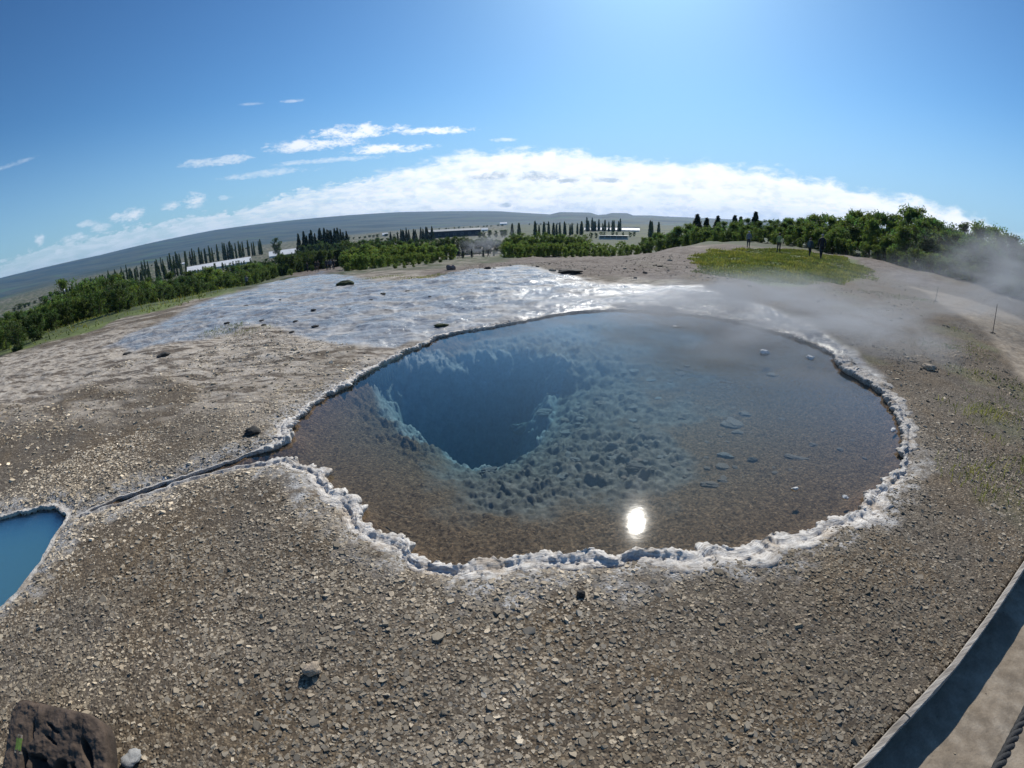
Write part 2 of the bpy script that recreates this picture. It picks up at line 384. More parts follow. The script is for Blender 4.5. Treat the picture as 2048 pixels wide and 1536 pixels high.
# ------------------------------------------------------------------ the ground sheet (with the pool basins pressed into it)
azs = np.concatenate([np.arange(-92, 92.01, .17), np.arange(96, 268, 4)])
rr = [0.35]
while rr[-1] < 26: rr.append(rr[-1] * 1.0066)
while rr[-1] < 9400: rr.append(rr[-1] * 1.021)
rr = np.array(rr); NA, NR = len(azs), len(rr)
AA, RR = np.meshgrid(np.radians(azs), rr)
GX, GY = (RR * np.sin(AA)).ravel(), (RR * np.cos(AA)).ravel(); GR = RR.ravel()
near = GR < 45
GZ = macro(GX, GY)
sp = sdist(POOL_S[::2], GX, GY); sb = sdist(BLUE_S[::2], GX, GY); sh = sdist(HOLE, GX, GY)
WATER_Z = -.055
POOL_X0 = POOL[6][0]
main = smooth(POOL_X0 - .1, POOL_X0 + .5, GX)                      # the outflow channel stays shallow
# basin shape
ins_ = np.clip(sp, 0, None)
depth = .05 + .10 * smooth(0, .25, ins_) + main * (.08 * smooth(.2, 1.4, ins_) + .10 * smooth(.8, 3.0, ins_))
dh = np.clip(-sh, 0, 9)
bowl = main * (1 - .85 * smooth(HOLE[:, 1].mean() + .2, HOLE[:, 1].mean() + .9, GY)) * (sp > 0) * (.34 * np.exp(-dh / .55) + .16 * np.exp(-dh / 1.5))
hx, hy = HOLE[:, 0].mean(), HOLE[:, 1].mean()
near_lip = poly([q for q in P_HOLE[2:15]], -.35); far_lip = np.concatenate([poly(P_HOLE[14:], -.35), poly(P_HOLE[:3], -.35)])
dnl = np.full(sh.shape, 9.0); _q = np.abs(sh) < .5; dnl[_q] = dist_line(near_lip, GX[_q], GY[_q], False)
hi_ = np.clip(sh, 0, None); hq = sh > 0
dn = np.full(sh.shape, 9.0); df = dn.copy(); dn[hq] = dist_line(near_lip, GX[hq], GY[hq], False); df[hq] = dist_line(far_lip, GX[hq], GY[hq], False)
ledge = smooth(.30, .0, dist_line(poly([(715, 756), (760, 770), (785, 790)], -.35), GX, GY, False) + .12 * vnoise(GX * 5, GY * 5, 34)) * hq
near_w = 1.1 * smooth(0, .08, dn) + 4.5 * dn; near_w = near_w * (1 - .88 * ledge)
far_w = (1.45 + .25 * vnoise(GX * 1.6, GY * 1.6, 33)) * np.maximum(df - .05, 0) * smooth(0, .7, df) + .25 * df
holed = hq * np.minimum(np.minimum(near_w, far_w), 5.2)
f1, f2, idv = worley(GX * 4.2 + .35 * vnoise(GX * 6, GY * 6, 31), GY * 5.8 + .3 * vnoise(GX * 5, GY * 5, 32), 12)
g1, g2, idg = worley(GX * 11, GY * 11, 14)
rocky = main * smooth(-3.1, -.4, sh + .8 * fbm(GX * 1.4, GY * 1.4, 5, 3)) * smooth(hx - .9, hx + .6, GX + (GY - hy) * .1 + .35 * vnoise(GX * 2, GY * 2, 9)) * smooth(.15, .7, sp)
rocky = np.where(sh > 1.0, rocky * .5, rocky)
rub = rocky * ((np.clip(f2 - f1, 0, .5) * .085 * (.3 + idv) * (idv > .35)) + np.clip(g2 - g1, 0, .4) * .09 * (idg > .3))
ledge_z = smooth(.75, .15, np.abs(sh + .2)) * smooth(hx - .1, hx - .55, GX) * (sp > .08)
slope_rough = fbm(GX * 9, GY * 9, 40, 4, .55) * .022
lip = smooth(.95, .1, np.abs(sh + .08) + .25 * fbm(GX * 2.2, GY * 2.2, 36, 4)) * main
wall_rough = (fbm(GX * 3.4, GY * 3.4, 47, 4, .5) * .13) * smooth(-.12, .1, sh)
bed = -depth - bowl - holed + rub + slope_rough * (.12 + 1.3 * np.maximum(rocky, lip)) + wall_rough
bed += ledge_z * (.10 * np.clip(g2 - g1, 0, .5) + .045 * fbm(GX * 7, GY * 7, 53, 4, .6))
bed += .004 * fbm(GX * 30, GY * 30, 51, 2)
inp = sp > 0
bb = -(.06 + .9 * smooth(0, .5, np.clip(sb, 0, None)))
# surroundings: micro relief
gl = fbm(GX * 1.1, GY * 1.1, 21, 4) * .018 * smooth(.6, 2, GR) + fbm(GX * 12, GY * 12, 25, 2) * .004
gl *= smooth(30, 14, GR)
onland = GZ + gl * (1 + 1.5 * smooth(6, 12, GR)) + .02
far_bumps = fbm(GX / 3.5, GY / 3.5, 29, 4) * .16 * smooth(22, 34, GR) * smooth(900, 300, GR)
onland += far_bumps
shore = -.03 - .02 * smooth(-.16, 0, sp)
blend = smooth(-.22, -.02, np.maximum(sp, sb))
z = onland * (1 - blend) + shore * blend
z = np.where(inp, np.minimum(bed - .01, -.04), z); z = np.where(sb > 0, bb, z)
spn = sdist(PATH_NEAR, GX, GY)
step_ = smooth(-.015, .03, spn)
z = z * (1 - step_) + (-.17 + .006 * fbm(GX * 4, GY * 4, 71, 3)) * step_
GZ = z
# what covers it
def soft(pl_, wid, amp, s, fr=1.2):
    d = sdist(pl_, GX, GY); sc_ = np.clip(GR / 8, .5, 4)
    return smooth(-wid, wid, d / sc_ + amp * fbm(GX * fr / sc_, GY * fr / sc_, s, 4))
wet = soft(WET, .18, .22, 81)
cream = np.max([soft(p, .25, .45, 84 + i) for i, p in enumerate(CREAM)], 0)
cream = np.maximum(cream, .75 * smooth(-1.0, -3.0, GX) * smooth(3.6, 5.0, GY) * smooth(-.5, .5, fbm(GX * .8, GY * 1.6, 87, 5)) * (1 - wet))
grass = np.max([soft(p, .2, .28, 90 + i, 1.8) for i, p in enumerate(GRASS)], 0)
dirt = np.max([soft(p, .3, .3, 95 + i) for i, p in enumerate(DIRT)], 0)
path = np.maximum(smooth(-.02, .03, spn), soft(PATH_FAR, .12, .1, 99))
th_ = (fbm(GX * .30 + .15 * fbm(GX, GY, 172, 3), GY * .42, 171, 4) + 1.2) * 3.2
stair = np.floor(th_) + smooth(.72, 1.0, th_ - np.floor(th_))
GZ = GZ + wet * (sp < -.12) * (.018 * (stair - 3.8) + .010 * fbm(GX * 2.2, GY * 2.2, 175, 4, .6))
a_deg = np.degrees(np.arctan2(GX, GY))
veg = smooth(-2, 3, GR - (24 + 22 * smooth(16, 26, a_deg) - 2.0 * smooth(-30, -50, a_deg)) + 3 * fbm(GX / 5, GY / 5, 101, 3))
veg *= (1 - np.maximum(dirt, path)) * (1 - wet) * (1 - .8 * cream)
halo = smooth(-.34, -.10, np.maximum(sp, sb) + .16 * fbm(GX * 3.4, GY * 3.4, 105, 4)) * (1 - path)
halo *= .25 + .75 * smooth(6.0, 4.2, GR - 1.6 * (GX < 0))
tuft = smooth(.25, .7, fbm(GX / 1.6, GY / 1.6, 111, 4)) * smooth(3.0, 5.5, GX) * smooth(30, 10, GR) * (1 - path) * (1 - wet) * (sp < -.5)
regA = np.stack([cream, wet, np.maximum(grass, tuft * .22), veg], 1); regB = np.stack([dirt, path, halo, smooth(1100, 2600, GR)], 1)
regC = np.stack([np.clip(-GZ / 4, 0, 1), rocky, np.maximum(np.maximum(lip * .34, .85 * smooth(.11, .02, np.abs(sh + .02)) * (dnl < .35)), np.maximum(smooth(-.12, .05, sh) * .9, .9 * smooth(.5, .1, -sh) * smooth(hx - .2, hx - .7, GX))), np.clip(sp / 3, 0, 1)], 1)
idx = (np.arange(NR - 1)[:, None] * NA + np.arange(NA)[None, :]); nxt = (np.arange(NR - 1)[:, None] * NA + (np.arange(NA)[None, :] + 1) % NA)
Q = np.stack([idx, nxt, nxt + NA, idx + NA], -1).reshape(-1, 4)[:, ::-1]
inmask = (sp > -.015); ifc = inmask[Q].all(1)
bl = sb > -.015; bfc = bl[Q].all(1)
def sub(fsel, name):
    q = Q[fsel]; u, inv = np.unique(q, return_inverse=True); inv = inv.reshape(q.shape)
    me = mesh_np(name, np.stack([GX[u], GY[u], GZ[u]], 1), inv, True)
    vcol(me, 'regA', regA[u]); vcol(me, 'regB', regB[u]); vcol(me, 'regC', regC[u]); return me
core = None

# ---- ground material
m_ground, k = mat('sinter_ground')
tc = k.n('ShaderNodeTexCoord').outputs['Object']
A = k.n('ShaderNodeVertexColor', layer_name='regA'); B = k.n('ShaderNodeVertexColor', layer_name='regB')
sA = k.n('ShaderNodeSeparateColor', ins={0: A.outputs[0]}); sB = k.n('ShaderNodeSeparateColor', ins={0: B.outputs[0]})
cream_, wet_, grass_, veg_ = sA.outputs[0], sA.outputs[1], sA.outputs[2], A.outputs[1]
dirt_, path_, halo_, far_ = sB.outputs[0], sB.outputs[1], sB.outputs[2], B.outputs[1]
nb = k.noise(tc, .9, 6, .6); nm = k.noise(tc, 4.5, 6, .62); nf = k.noise(tc, 38, 4, .6)
v1 = k.vor(tc, 46); v2 = k.vor(tc, 95); ve = k.vor(tc, 46, 'DISTANCE_TO_EDGE')
peb = k.mix(v1.outputs['Color'], (.115, .098, .080), (.33, .295, .25))
pebr = k.n('ShaderNodeSeparateColor', ins={0: v1.outputs['Color']}).outputs[0]
peb = k.ramp(pebr, [(0, (.085, .068, .050)), (.45, (.165, .135, .103)), (.8, (.25, .21, .165)), (1, (.40, .355, .30))])
peb = k.mix(k.mapr(ve.outputs[0], .0, .10, .85, 0), peb, (.045, .038, .031))
peb = k.mix(1.0, peb, (.78, .76, .72), 'MULTIPLY')
peb = k.mix(k.mapr(nb, .38, .62), peb, k.mix(1.0, peb, (1.05, .94, .77), 'MULTIPLY'))
peb = k.mix(k.mapr(nm, .35, .75, .0, .55), peb, (.125, .10, .074))
crm = k.ramp(nm, [(.25, (.19, .155, .12)), (.42, (.36, .305, .245)), (.6, (.50, .44, .365)), (.8, (.60, .55, .48))])
cst = k.n('ShaderNodeMapping', ins={'Vector': tc, 'Scale': (.75, 2.6, 1.0), 'Rotation': (0, 0, -.25)}).outputs[0]
crm = k.mix(k.mapr(k.noise(cst, 1.5, 8, .72, .5), .49, .57, 0, .9), crm, k.mix(.65, peb, (.085, .062, .045)))
base = k.mix(cream_, peb, crm)
hal = k.ramp(k.noise(tc, 18, 6, .75), [(.34, (.15, .13, .11)), (.5, (.34, .32, .295)), (.68, (.58, .57, .55))])
base = k.mix(k.m('MULTIPLY', halo_, k.mapr(k.noise(tc, 7, 6, .7), .36, .56, .1, 1)), base, hal)
wst = k.n('ShaderNodeMapping', ins={'Vector': tc, 'Scale': (.55, 1.0, 1.0), 'Rotation': (0, 0, .25)}).outputs[0]
wn = k.noise(wst, 2.4, 8, .68, .6)
wetc = k.ramp(wn, [(.30, (.10, .095, .095)), (.42, (.22, .215, .215)), (.55, (.33, .325, .32)), (.66, (.46, .45, .44)), (.78, (.60, .59, .57))])
wsp = k.n('ShaderNodeSeparateColor', ins={0: k.vor(wst, 5.5).outputs['Color']}).outputs[0]
wetc = k.mix(k.m('MULTIPLY', k.mapr(k.vor(wst, 5.5).outputs[0], .22, .10), k.mapr(wsp, .62, .70)), wetc, (.035, .032, .03))
wetc = k.mix(k.mapr(k.noise(wst, 17, 5, .7), .56, .72, 0, .7), wetc, (.13, .125, .12))
wetc = k.mix(k.mapr(k.vor(k.n('ShaderNodeMapping', ins={'Vector': tc, 'Scale': (.7, 1.5, 1), 'Rotation': (0, 0, .2)}).outputs[0], 1.1, 'DISTANCE_TO_EDGE').outputs[0], .05, .0, 0, .55), wetc, (.62, .60, .57))
base = k.mix(wet_, base, wetc)
drt = k.ramp(k.noise(tc, 1.6, 7, .68), [(.32, (.060, .040, .030)), (.48, (.13, .098, .078)), (.68, (.23, .195, .165))])
base = k.mix(dirt_, base, drt)
grs = k.ramp(k.noise(tc, 3.0, 6, .65), [(.3, (.070, .090, .028)), (.5, (.13, .168, .042)), (.72, (.19, .21, .07))])
base = k.mix(grass_, base, grs)
vg = k.ramp(k.noise(tc, .16, 8, .68), [(.3, (.030, .042, .016)), (.5, (.058, .078, .024)), (.66, (.095, .105, .04)), (.8, (.12, .10, .062))])
vgm = k.n('ShaderNodeMapping', ins={'Vector': tc, 'Scale': (.006, .016, .01), 'Rotation': (0, 0, .4)}).outputs[0]
vg = k.mix(1.0, vg, k.ramp(k.noise(vgm, 1.0, 7, .65), [(.32, (.42, .45, .5)), (.5, (.85, .85, .8)), (.66, (1.3, 1.2, 1.0))]), 'MULTIPLY')
base = k.mix(veg_, base, vg)
fst = k.n('ShaderNodeMapping', ins={'Vector': tc, 'Scale': (.0014, .0050, .003), 'Rotation': (0, 0, .5)}).outputs[0]
fr_ = k.ramp(k.noise(fst, 1.0, 10, .70, .6), [(.34, (.008, .020, .018)), (.45, (.018, .042, .028)), (.54, (.060, .066, .040)), (.64, (.046, .115, .034))])
base = k.mix(k.m('MULTIPLY', far_, 1.0), base, fr_)
pth = k.ramp(k.noise(tc, 7, 7, .7), [(.3, (.20, .158, .112)), (.5, (.30, .245, .182)), (.7, (.40, .34, .265))])
pth = k.mix(k.mapr(k.noise(tc, 1.7, 7, .7), .46, .64, 0, .6), pth, (.13, .102, .072))
pth = k.mix(k.mapr(v2.outputs[0], .0, .28, .45, 0), pth, (.10, .08, .065))
base = k.mix(path_, base, pth)
dry = k.m('MULTIPLY', k.m('SUBTRACT', 1.0, k.m('MAXIMUM', veg_, k.m('MAXIMUM', wet_, path_))), 1.0)
h1 = k.m('MULTIPLY', k.m('SUBTRACT', .5, k.m('MINIMUM', v1.outputs[0], .5)), k.m('MULTIPLY', dry, .014))
h2 = k.m('MULTIPLY', nm, k.m('ADD', .012, k.m('MULTIPLY', k.m('MAXIMUM', cream_, dirt_), .05)))
h3 = k.m('MULTIPLY', k.m('ADD', k.m('MULTIPLY', wn, .5), k.m('ADD', k.m('MULTIPLY', k.noise(wst, 9, 6, .7), .5), k.m('MULTIPLY', k.noise(tc, 30, 4, .7), .22))), k.m('MULTIPLY', wet_, .028))
h4 = k.m('MULTIPLY', nf, .004)
hh = k.m('ADD', k.m('ADD', h1, h2), k.m('ADD', h3, h4))
bmp = k.n('ShaderNodeBump', ins={'Strength': 1.0, 'Distance': 1.0, 'Height': hh})
film = k.m('MULTIPLY', wet_, k.mapr(k.noise(wst, 1.3, 7, .7, .4), .62, .46, .1, 1))
rough = k.m('SUBTRACT', .9, k.m('MULTIPLY', film, .72))
bs = k.n('ShaderNodeBsdfPrincipled', ins={'Base Color': base, 'Roughness': rough, 'Normal': bmp.outputs[0], 'IOR': 1.4})
k.n('ShaderNodeOutputMaterial', ins={0: bs.outputs[0]})

# ---- pool bed material
m_bed, k = mat('pool_floor')
tc = k.n('ShaderNodeTexCoord').outputs['Object']
Cc = k.n('ShaderNodeVertexColor', layer_name='regC'); sC = k.n('ShaderNodeSeparateColor', ins={0: Cc.outputs[0]})
dep_, rock_, wall_ = sC.outputs
n1_ = k.noise(tc, 2.2, 6, .6); n2_ = k.noise(tc, 26, 5, .7); vv = k.vor(tc, 60)
brn = k.ramp(n2_, [(.3, (.072, .047, .027)), (.5, (.112, .075, .044)), (.68, (.165, .118, .074))])
brn = k.mix(k.mapr(vv.outputs[0], .0, .22, .3, 0), brn, (.06, .042, .028))
gry = k.ramp(k.noise(tc, 9, 7, .7), [(.28, (.06, .054, .045)), (.5, (.130, .120, .102)), (.72, (.23, .212, .185))])
brn = k.mix(1.0, brn, k.ramp(k.n('ShaderNodeSeparateColor', ins={0: k.vor(tc, 60).outputs['Color']}).outputs[0], [(0, (.45, .42, .4)), (.5, (1.05, 1.03, 1.03)), (.9, (1.3, 1.25, 1.22)), (1, (1.9, 1.8, 1.75))]), 'MULTIPLY')
c = k.mix(k.mapr(k.m('ADD', rock_, k.m('MULTIPLY', k.m('SUBTRACT', n1_, .5), .5)), .15, .6), brn, gry)
wal = k.ramp(k.noise(tc, 7, 7, .7), [(.28, (.11, .12, .115)), (.5, (.22, .235, .23)), (.75, (.36, .375, .36))])
c = k.mix(k.mapr(k.m('ADD', wall_, k.m('MULTIPLY', k.m('SUBTRACT', n1_, .5), .35)), .2, .7), c, wal)
bmp = k.n('ShaderNodeBump', ins={'Strength': .9, 'Distance': 1.0, 'Height': k.m('MULTIPLY', k.noise(tc, 22, 6, .7), .02)})
bs = k.n('ShaderNodeBsdfPrincipled', ins={'Base Color': c, 'Roughness': .95, 'Specular IOR Level': .1, 'Normal': bmp.outputs[0]})
k.n('ShaderNodeOutputMaterial', ins={0: bs.outputs[0]})

ground = link('ground', sub(~(ifc | bfc), 'ground'), m_ground); tag(ground, kind='structure')
bed_o = link('pool_bed', sub(ifc, 'pool_bed'), m_bed); tag(bed_o, kind='structure')
bed_b = link('pool_bed', sub(bfc, 'blue_pool_bed'), m_bed); tag(bed_b, kind='structure')

# ---- water
def water_mat(name, absorb, scatter, surf_rough=.040, ripple=.0008):
    m, k = mat(name); tc = k.n('ShaderNodeTexCoord').outputs['Object']
    st = k.n('ShaderNodeMapping', ins={'Vector': tc, 'Scale': (1.0, 1.7, 1.0)}).outputs[0]
    h = k.m('ADD', k.noise(st, 3.0, 4, .5), k.m('MULTIPLY', k.noise(st, 14, 3, .5), .12))
    b = k.n('ShaderNodeBump', ins={'Strength': 1.0, 'Distance': ripple, 'Height': h})
    gm = k.n('ShaderNodeNewGeometry')                           # Schlick's term, the same from both sides of the surface
    dt = k.m('ABSOLUTE', k.n('ShaderNodeVectorMath', operation='DOT_PRODUCT', ins={0: gm.outputs['Incoming'], 1: gm.outputs['Normal']}).outputs['Value'])
    fr = k.m('ADD', .02, k.m('MULTIPLY', .98, k.m('POWER', k.m('SUBTRACT', 1.0, dt), 5.0)))
    gl = k.n('ShaderNodeBsdfGlossy', ins={'Roughness': surf_rough, 'Normal': b.outputs[0], 'Color': (1, 1, 1)})
    tr = k.n('ShaderNodeBsdfTransparent')
    mx = k.n('ShaderNodeMixShader', ins={0: k.m('MULTIPLY', fr, 1.1, clamp=True), 1: tr.outputs[0], 2: gl.outputs[0]})
    va = k.n('ShaderNodeVolumeAbsorption', ins={'Color': absorb[0], 'Density': absorb[1]})
    vs = k.n('ShaderNodeVolumeScatter', ins={'Color': scatter[0], 'Density': scatter[1], 'Anisotropy': 0.0})
    ad = k.n('ShaderNodeAddShader', ins={0: va.outputs[0], 1: vs.outputs[0]})
    k.n('ShaderNodeOutputMaterial', ins={0: mx.outputs[0], 1: ad.outputs[0]}); return m
m_water = water_mat('spring_water', ((.36, .78, .89), .52), ((.30, .60, .85), .032))
m_blue = water_mat('milky_water', ((.01, .40, .93), 1.7), ((.11, .43, 1.0), 5.0))
def water_body(name, outline, zbot, m):
    p = relax(outline, 1); n = len(p)
    tri = geometry.tessellate_polygon([[Vector((q[0], q[1], 0)) for q in p]])
    V = [(q[0], q[1], WATER_Z) for q in p] + [(q[0], q[1], zbot) for q in p]
    area = sum(a[0] * b[1] - b[0] * a[1] for a, b in zip(p, np.roll(p, -1, 0)))
    F = []
    for t in tri:
        a, b, c_ = (p[i] for i in t)
        up = (b[0] - a[0]) * (c_[1] - a[1]) - (b[1] - a[1]) * (c_[0] - a[0]) > 0
        t = tuple(t) if up else tuple(t)[::-1]
        F.append(t); F.append(tuple(n + i for i in t[::-1]))
    for i in range(n):
        j = (i + 1) % n; f = (i, j, n + j, n + i); F.append(f[::-1] if area > 0 else f)
    me = bpy.data.meshes.new(name); me.from_pydata(V, [], F); me.update(); return tag(link(name, me, m), kind='structure')
def grow(p, d):
    t = np.roll(p, -2, 0) - np.roll(p, 2, 0); n = np.stack([t[:, 1], -t[:, 0]], 1); n /= np.linalg.norm(n, axis=1)[:, None] + 1e-9
    a = np.sum(p[:, 0] * np.roll(p[:, 1], -1) - np.roll(p[:, 0], -1) * p[:, 1])
    return p + n * (d if a > 0 else -d)
water_body('spring_pool_water', grow(POOL_S[::2], .02), -8.0, m_water)
water_body('blue_pool_water', grow(BLUE_S[::2], .03), -2.0, m_blue)
# ------------------------------------------------------------------ sinter rim round the pool
def surf(x, y):
    """height of the built ground sheet near the pools, looked up from its grid"""
    r = np.hypot(x, y); a = np.degrees(np.arctan2(x, y))
    i = np.clip(np.searchsorted(rr, r), 1, NR - 1); j = np.clip(np.searchsorted(azs, a), 1, NA - 1)
    i = np.where(rr[i] - r > r - rr[i - 1], i - 1, i); j = np.where(azs[j] - a > a - azs[j - 1], j - 1, j)
    return GZ[i * NA + j]
def surf1(x, y): return float(surf(np.array([x]), np.array([y]))[0])
m_rim, k = mat('white_sinter')
tc = k.n('ShaderNodeTexCoord').outputs['Object']
rimA = k.n('ShaderNodeVertexColor', layer_name='tone').outputs[0]
ly = k.n('ShaderNodeSeparateColor', ins={0: k.n('ShaderNodeVertexColor', layer_name='lay').outputs[0]})
lv = k.n('ShaderNodeCombineXYZ', ins={0: k.m('MULTIPLY', ly.outputs[0], 4.5), 1: k.m('MULTIPLY', ly.outputs[1], 75), 2: k.m('MULTIPLY', ly.outputs[2], 60)}).outputs[0]
n_ = k.m('ADD', k.m('MULTIPLY', k.noise(lv, 1.0, 5, .65, .8), .62), k.m('MULTIPLY', k.noise(tc, 26, 6, .72), .38)); n2_ = k.noise(tc, 60, 4, .7)
c = k.ramp(n_, [(.34, (.22, .19, .165)), (.43, (.48, .45, .42)), (.52, (.70, .68, .655)), (.64, (.86, .85, .83))])
c = k.mix(k.mapr(k.noise(tc, 3.2, 6, .68), .50, .66, 0, .75), c, k.mix(1.0, c, (.62, .53, .43), 'MULTIPLY'))
c = k.mix(1.0, c, rimA, 'MULTIPLY')
b = k.n('ShaderNodeBump', ins={'Strength': 1.0, 'Distance': 1.0, 'Height': k.m('ADD', k.m('MULTIPLY', n_, .018), k.m('MULTIPLY', n2_, .006))})
p_ = k.n('ShaderNodeBsdfPrincipled', ins={'Base Color': c, 'Roughness': .85, 'Normal': b.outputs[0], 'Specular IOR Level': .3})
k.n('ShaderNodeOutputMaterial', ins={0: p_.outputs[0]})

def crust_mesh(outline, zones, seed, name, label):
    p = relax(densify(outline, .009), 1); n = len(p)
    t = np.roll(p, -3, 0) - np.roll(p, 3, 0); nr = np.stack([t[:, 1], -t[:, 0]], 1); nr /= np.linalg.norm(nr, axis=1)[:, None] + 1e-9
    ar = np.sum(p[:, 0] * np.roll(p[:, 1], -1) - np.roll(p[:, 0], -1) * p[:, 1])
    if ar < 0: nr = -nr                                   # nr points away from the water
    s = np.cumsum(np.hypot(*(p - np.roll(p, 1, 0)).T))
    zc = np.array([q[0] for q in zones]); zc = poly([tuple(q) for q in zc]); zv = np.array([q[1] for q in zones])
    d2 = 1 / (((p[:, None, :] - zc[None]) ** 2).sum(-1) + .02) ** 1.5
    W_, Hh, O_, S_, T_ = ((d2[:, :, None] * zv[None]).sum(1) / d2.sum(1)[:, None]).T; S_ = S_ + .010 * (W_ > .09)
    lump = fbm(p[:, 0] * 4.2, p[:, 1] * 4.2, seed, 3, .6); lump2 = vnoise(p[:, 0] * 1.4, p[:, 1] * 1.4, seed + 7)
    W_ = W_ * (1 + .38 * lump + .3 * lump2); Hh = Hh * .62 * (1 + .38 * lump); W_ = W_ * 1.08
    tooth = np.abs(((s / .052 + .5 * vnoise(s * 3, s * 0, seed + 3)) % 1.0) - .5) * 2
    O_ = O_ * (1 + 1.1 * fbm(p[:, 0] * 11, p[:, 1] * 11, seed + 11, 4, .65)) + S_ * (tooth ** 1.5 - .4) * (1 + .6 * vnoise(s * 9, s * 0, seed + 4))
    O_ = np.clip(O_, .004, .2)
    prof = [(1.0, 0, -.35), (.90, 0, .02), (.79, 0, .18), (.68, 0, .30), (.58, 0, .42), (.49, 0, .52), (.40, 0, .62), (.31, 0, .72), (.22, 0, .82), (.14, 0, .90), (.07, 0, .96), (0, 0, 1.0), (0, .3, 1.0), (0, .6, .96), (0, .85, .86), (0, 1.0, .62), (0, 1.0, .25), (0, .85, -.2), (0, .6, -.6), (0, .2, -1.0), (0, -.3, -1.6)]
    lay = np.zeros((n, len(prof), 3)); V = np.zeros((n, len(prof), 3)); tone = np.zeros((n, len(prof), 3))
    for q, (a, b_, h) in enumerate(prof):
        off = W_ * a - O_ * b_
        xy = p + nr * off[:, None]; 
        base = surf(xy[:, 0], xy[:, 1]) if a > .3 else np.full(n, -.03)
        base = np.where(np.abs(base) < .2, base, -.03)
        zz = base * (1 if a > .3 else 1) + np.where(h > 0, Hh * h, .045 * h)
        e = fbm(xy[:, 0] * 17 + zz * 9, xy[:, 1] * 17 - zz * 7, seed + 20, 4, .68) + .12 * (.35 - worley(xy[:, 0] * 24, xy[:, 1] * 24, seed + 31)[0])
        amp = np.minimum(.34 * Hh, .011) * (0.3 if h < 0 else 1) * (1 if q else .2)
        lay[:, q, 0] = s; lay[:, q, 1] = off + .05 * fbm(xy[:, 0] * 2.5, xy[:, 1] * 2.5, seed + 41, 4); lay[:, q, 2] = zz
        V[:, q, :2] = xy + nr * (e * amp * .9)[:, None]; V[:, q, 2] = zz + e * amp
        tone[:, q] = (T_ * 1.08 * (1.0 if a < .5 else 1.0 - .35 * (a - .5) * 2))[:, None] * np.array([1.0, .965, .91])
    m_ = len(prof); I = np.arange(n)[:, None] * m_ + np.arange(m_ - 1)[None]; J = ((np.arange(n) + 1) % n)[:, None] * m_ + np.arange(m_ - 1)[None]
    F = np.stack([I, J, J + 1, I + 1], -1).reshape(-1, 4)
    if ar < 0: F = F[:, ::-1]
    me = mesh_np(name, V.reshape(-1, 3), F, True); vcol(me, 'tone', tone.reshape(-1, 3)); vcol(me, 'lay', lay.reshape(-1, 3))
    o = link(name, me, m_rim); return tag(o, label, 'mineral crust')
#           pixel          width  height overhang teeth  tone
crust_mesh(POOL_S, [((900, 1128), (.13, .055, .030, .006, 1.0)), ((1100, 1108), (.15, .06, .035, .004, 1.0)), ((1185, 1104), (.14, .07, .045, .004, 1.0)), ((1220, 1127), (.11, .045, .02, .004, 1.)), ((1330, 1098), (.16, .06, .035, .004, .98)),
    ((1500, 1094), (.15, .05, .03, .004, .97)), ((1650, 1048), (.13, .045, .03, .004, .95)), ((1745, 980), (.16, .06, .04, .01, .95)), ((1800, 945), (.10, .05, .03, .01, .85)), ((1812, 880), (.15, .06, .03, .012, .72)),
    ((1790, 810), (.20, .07, .03, .014, .70)), ((1740, 765), (.24, .07, .03, .014, .70)), ((1685, 730), (.26, .08, .05, .014, .8)), ((1640, 690), (.11, .04, .02, .01, .95)), ((1520, 650), (.10, .035, .02, .01, 1.)), ((1380, 625), (.09, .03, .02, .008, .95)),
    ((1230, 617), (.08, .02, .01, .004, .8)), ((1050, 639), (.08, .02, .01, .006, .8)), ((930, 658), (.07, .03, .02, .012, .95)), ((840, 689), (.08, .045, .04, .035, 1.0)), ((740, 733), (.09, .05, .045, .045, 1.0)), ((650, 785), (.10, .05, .045, .045, 1.0)),
    ((590, 835), (.12, .055, .045, .035, 1.0)), ((566, 875), (.14, .06, .05, .02, .98)), ((490, 906), (.055, .012, .004, .003, .8)), ((380, 944), (.055, .012, .004, .003, .8)), ((250, 990), (.055, .012, .004, .003, .8)), ((160, 1028), (.055, .012, .004, .003, .8)),
    ((330, 966), (.055, .012, .004, .003, .8)), ((460, 931), (.055, .012, .004, .003, .8)), ((575, 914), (.11, .04, .03, .01, .95)), ((645, 960), (.13, .055, .04, .012, 1.0)), ((712, 1030), (.14, .065, .045, .012, 1.0)), ((770, 1068), (.15, .075, .05, .008, 1.0)), ((820, 1100), (.14, .07, .05, .012, 1.0))],
    201, 'sinter_crust', 'knobbly white sinter crust rimming the large clear spring pool')
crust_mesh(BLUE_S, [((0, 1028), (.06, .02, .015, .006, .8)), ((92, 1008), (.06, .025, .015, .006, .8)), ((138, 1030), (.06, .02, .012, .006, .75)), ((86, 1105), (.05, .02, .01, .004, .7)), ((10, 1200), (.05, .02, .01, .004, .7)), ((-150, 1150), (.05, .02, .01, .004, .7))],
    301, 'sinter_crust', 'thin grey sinter crust edging the milky blue pool')

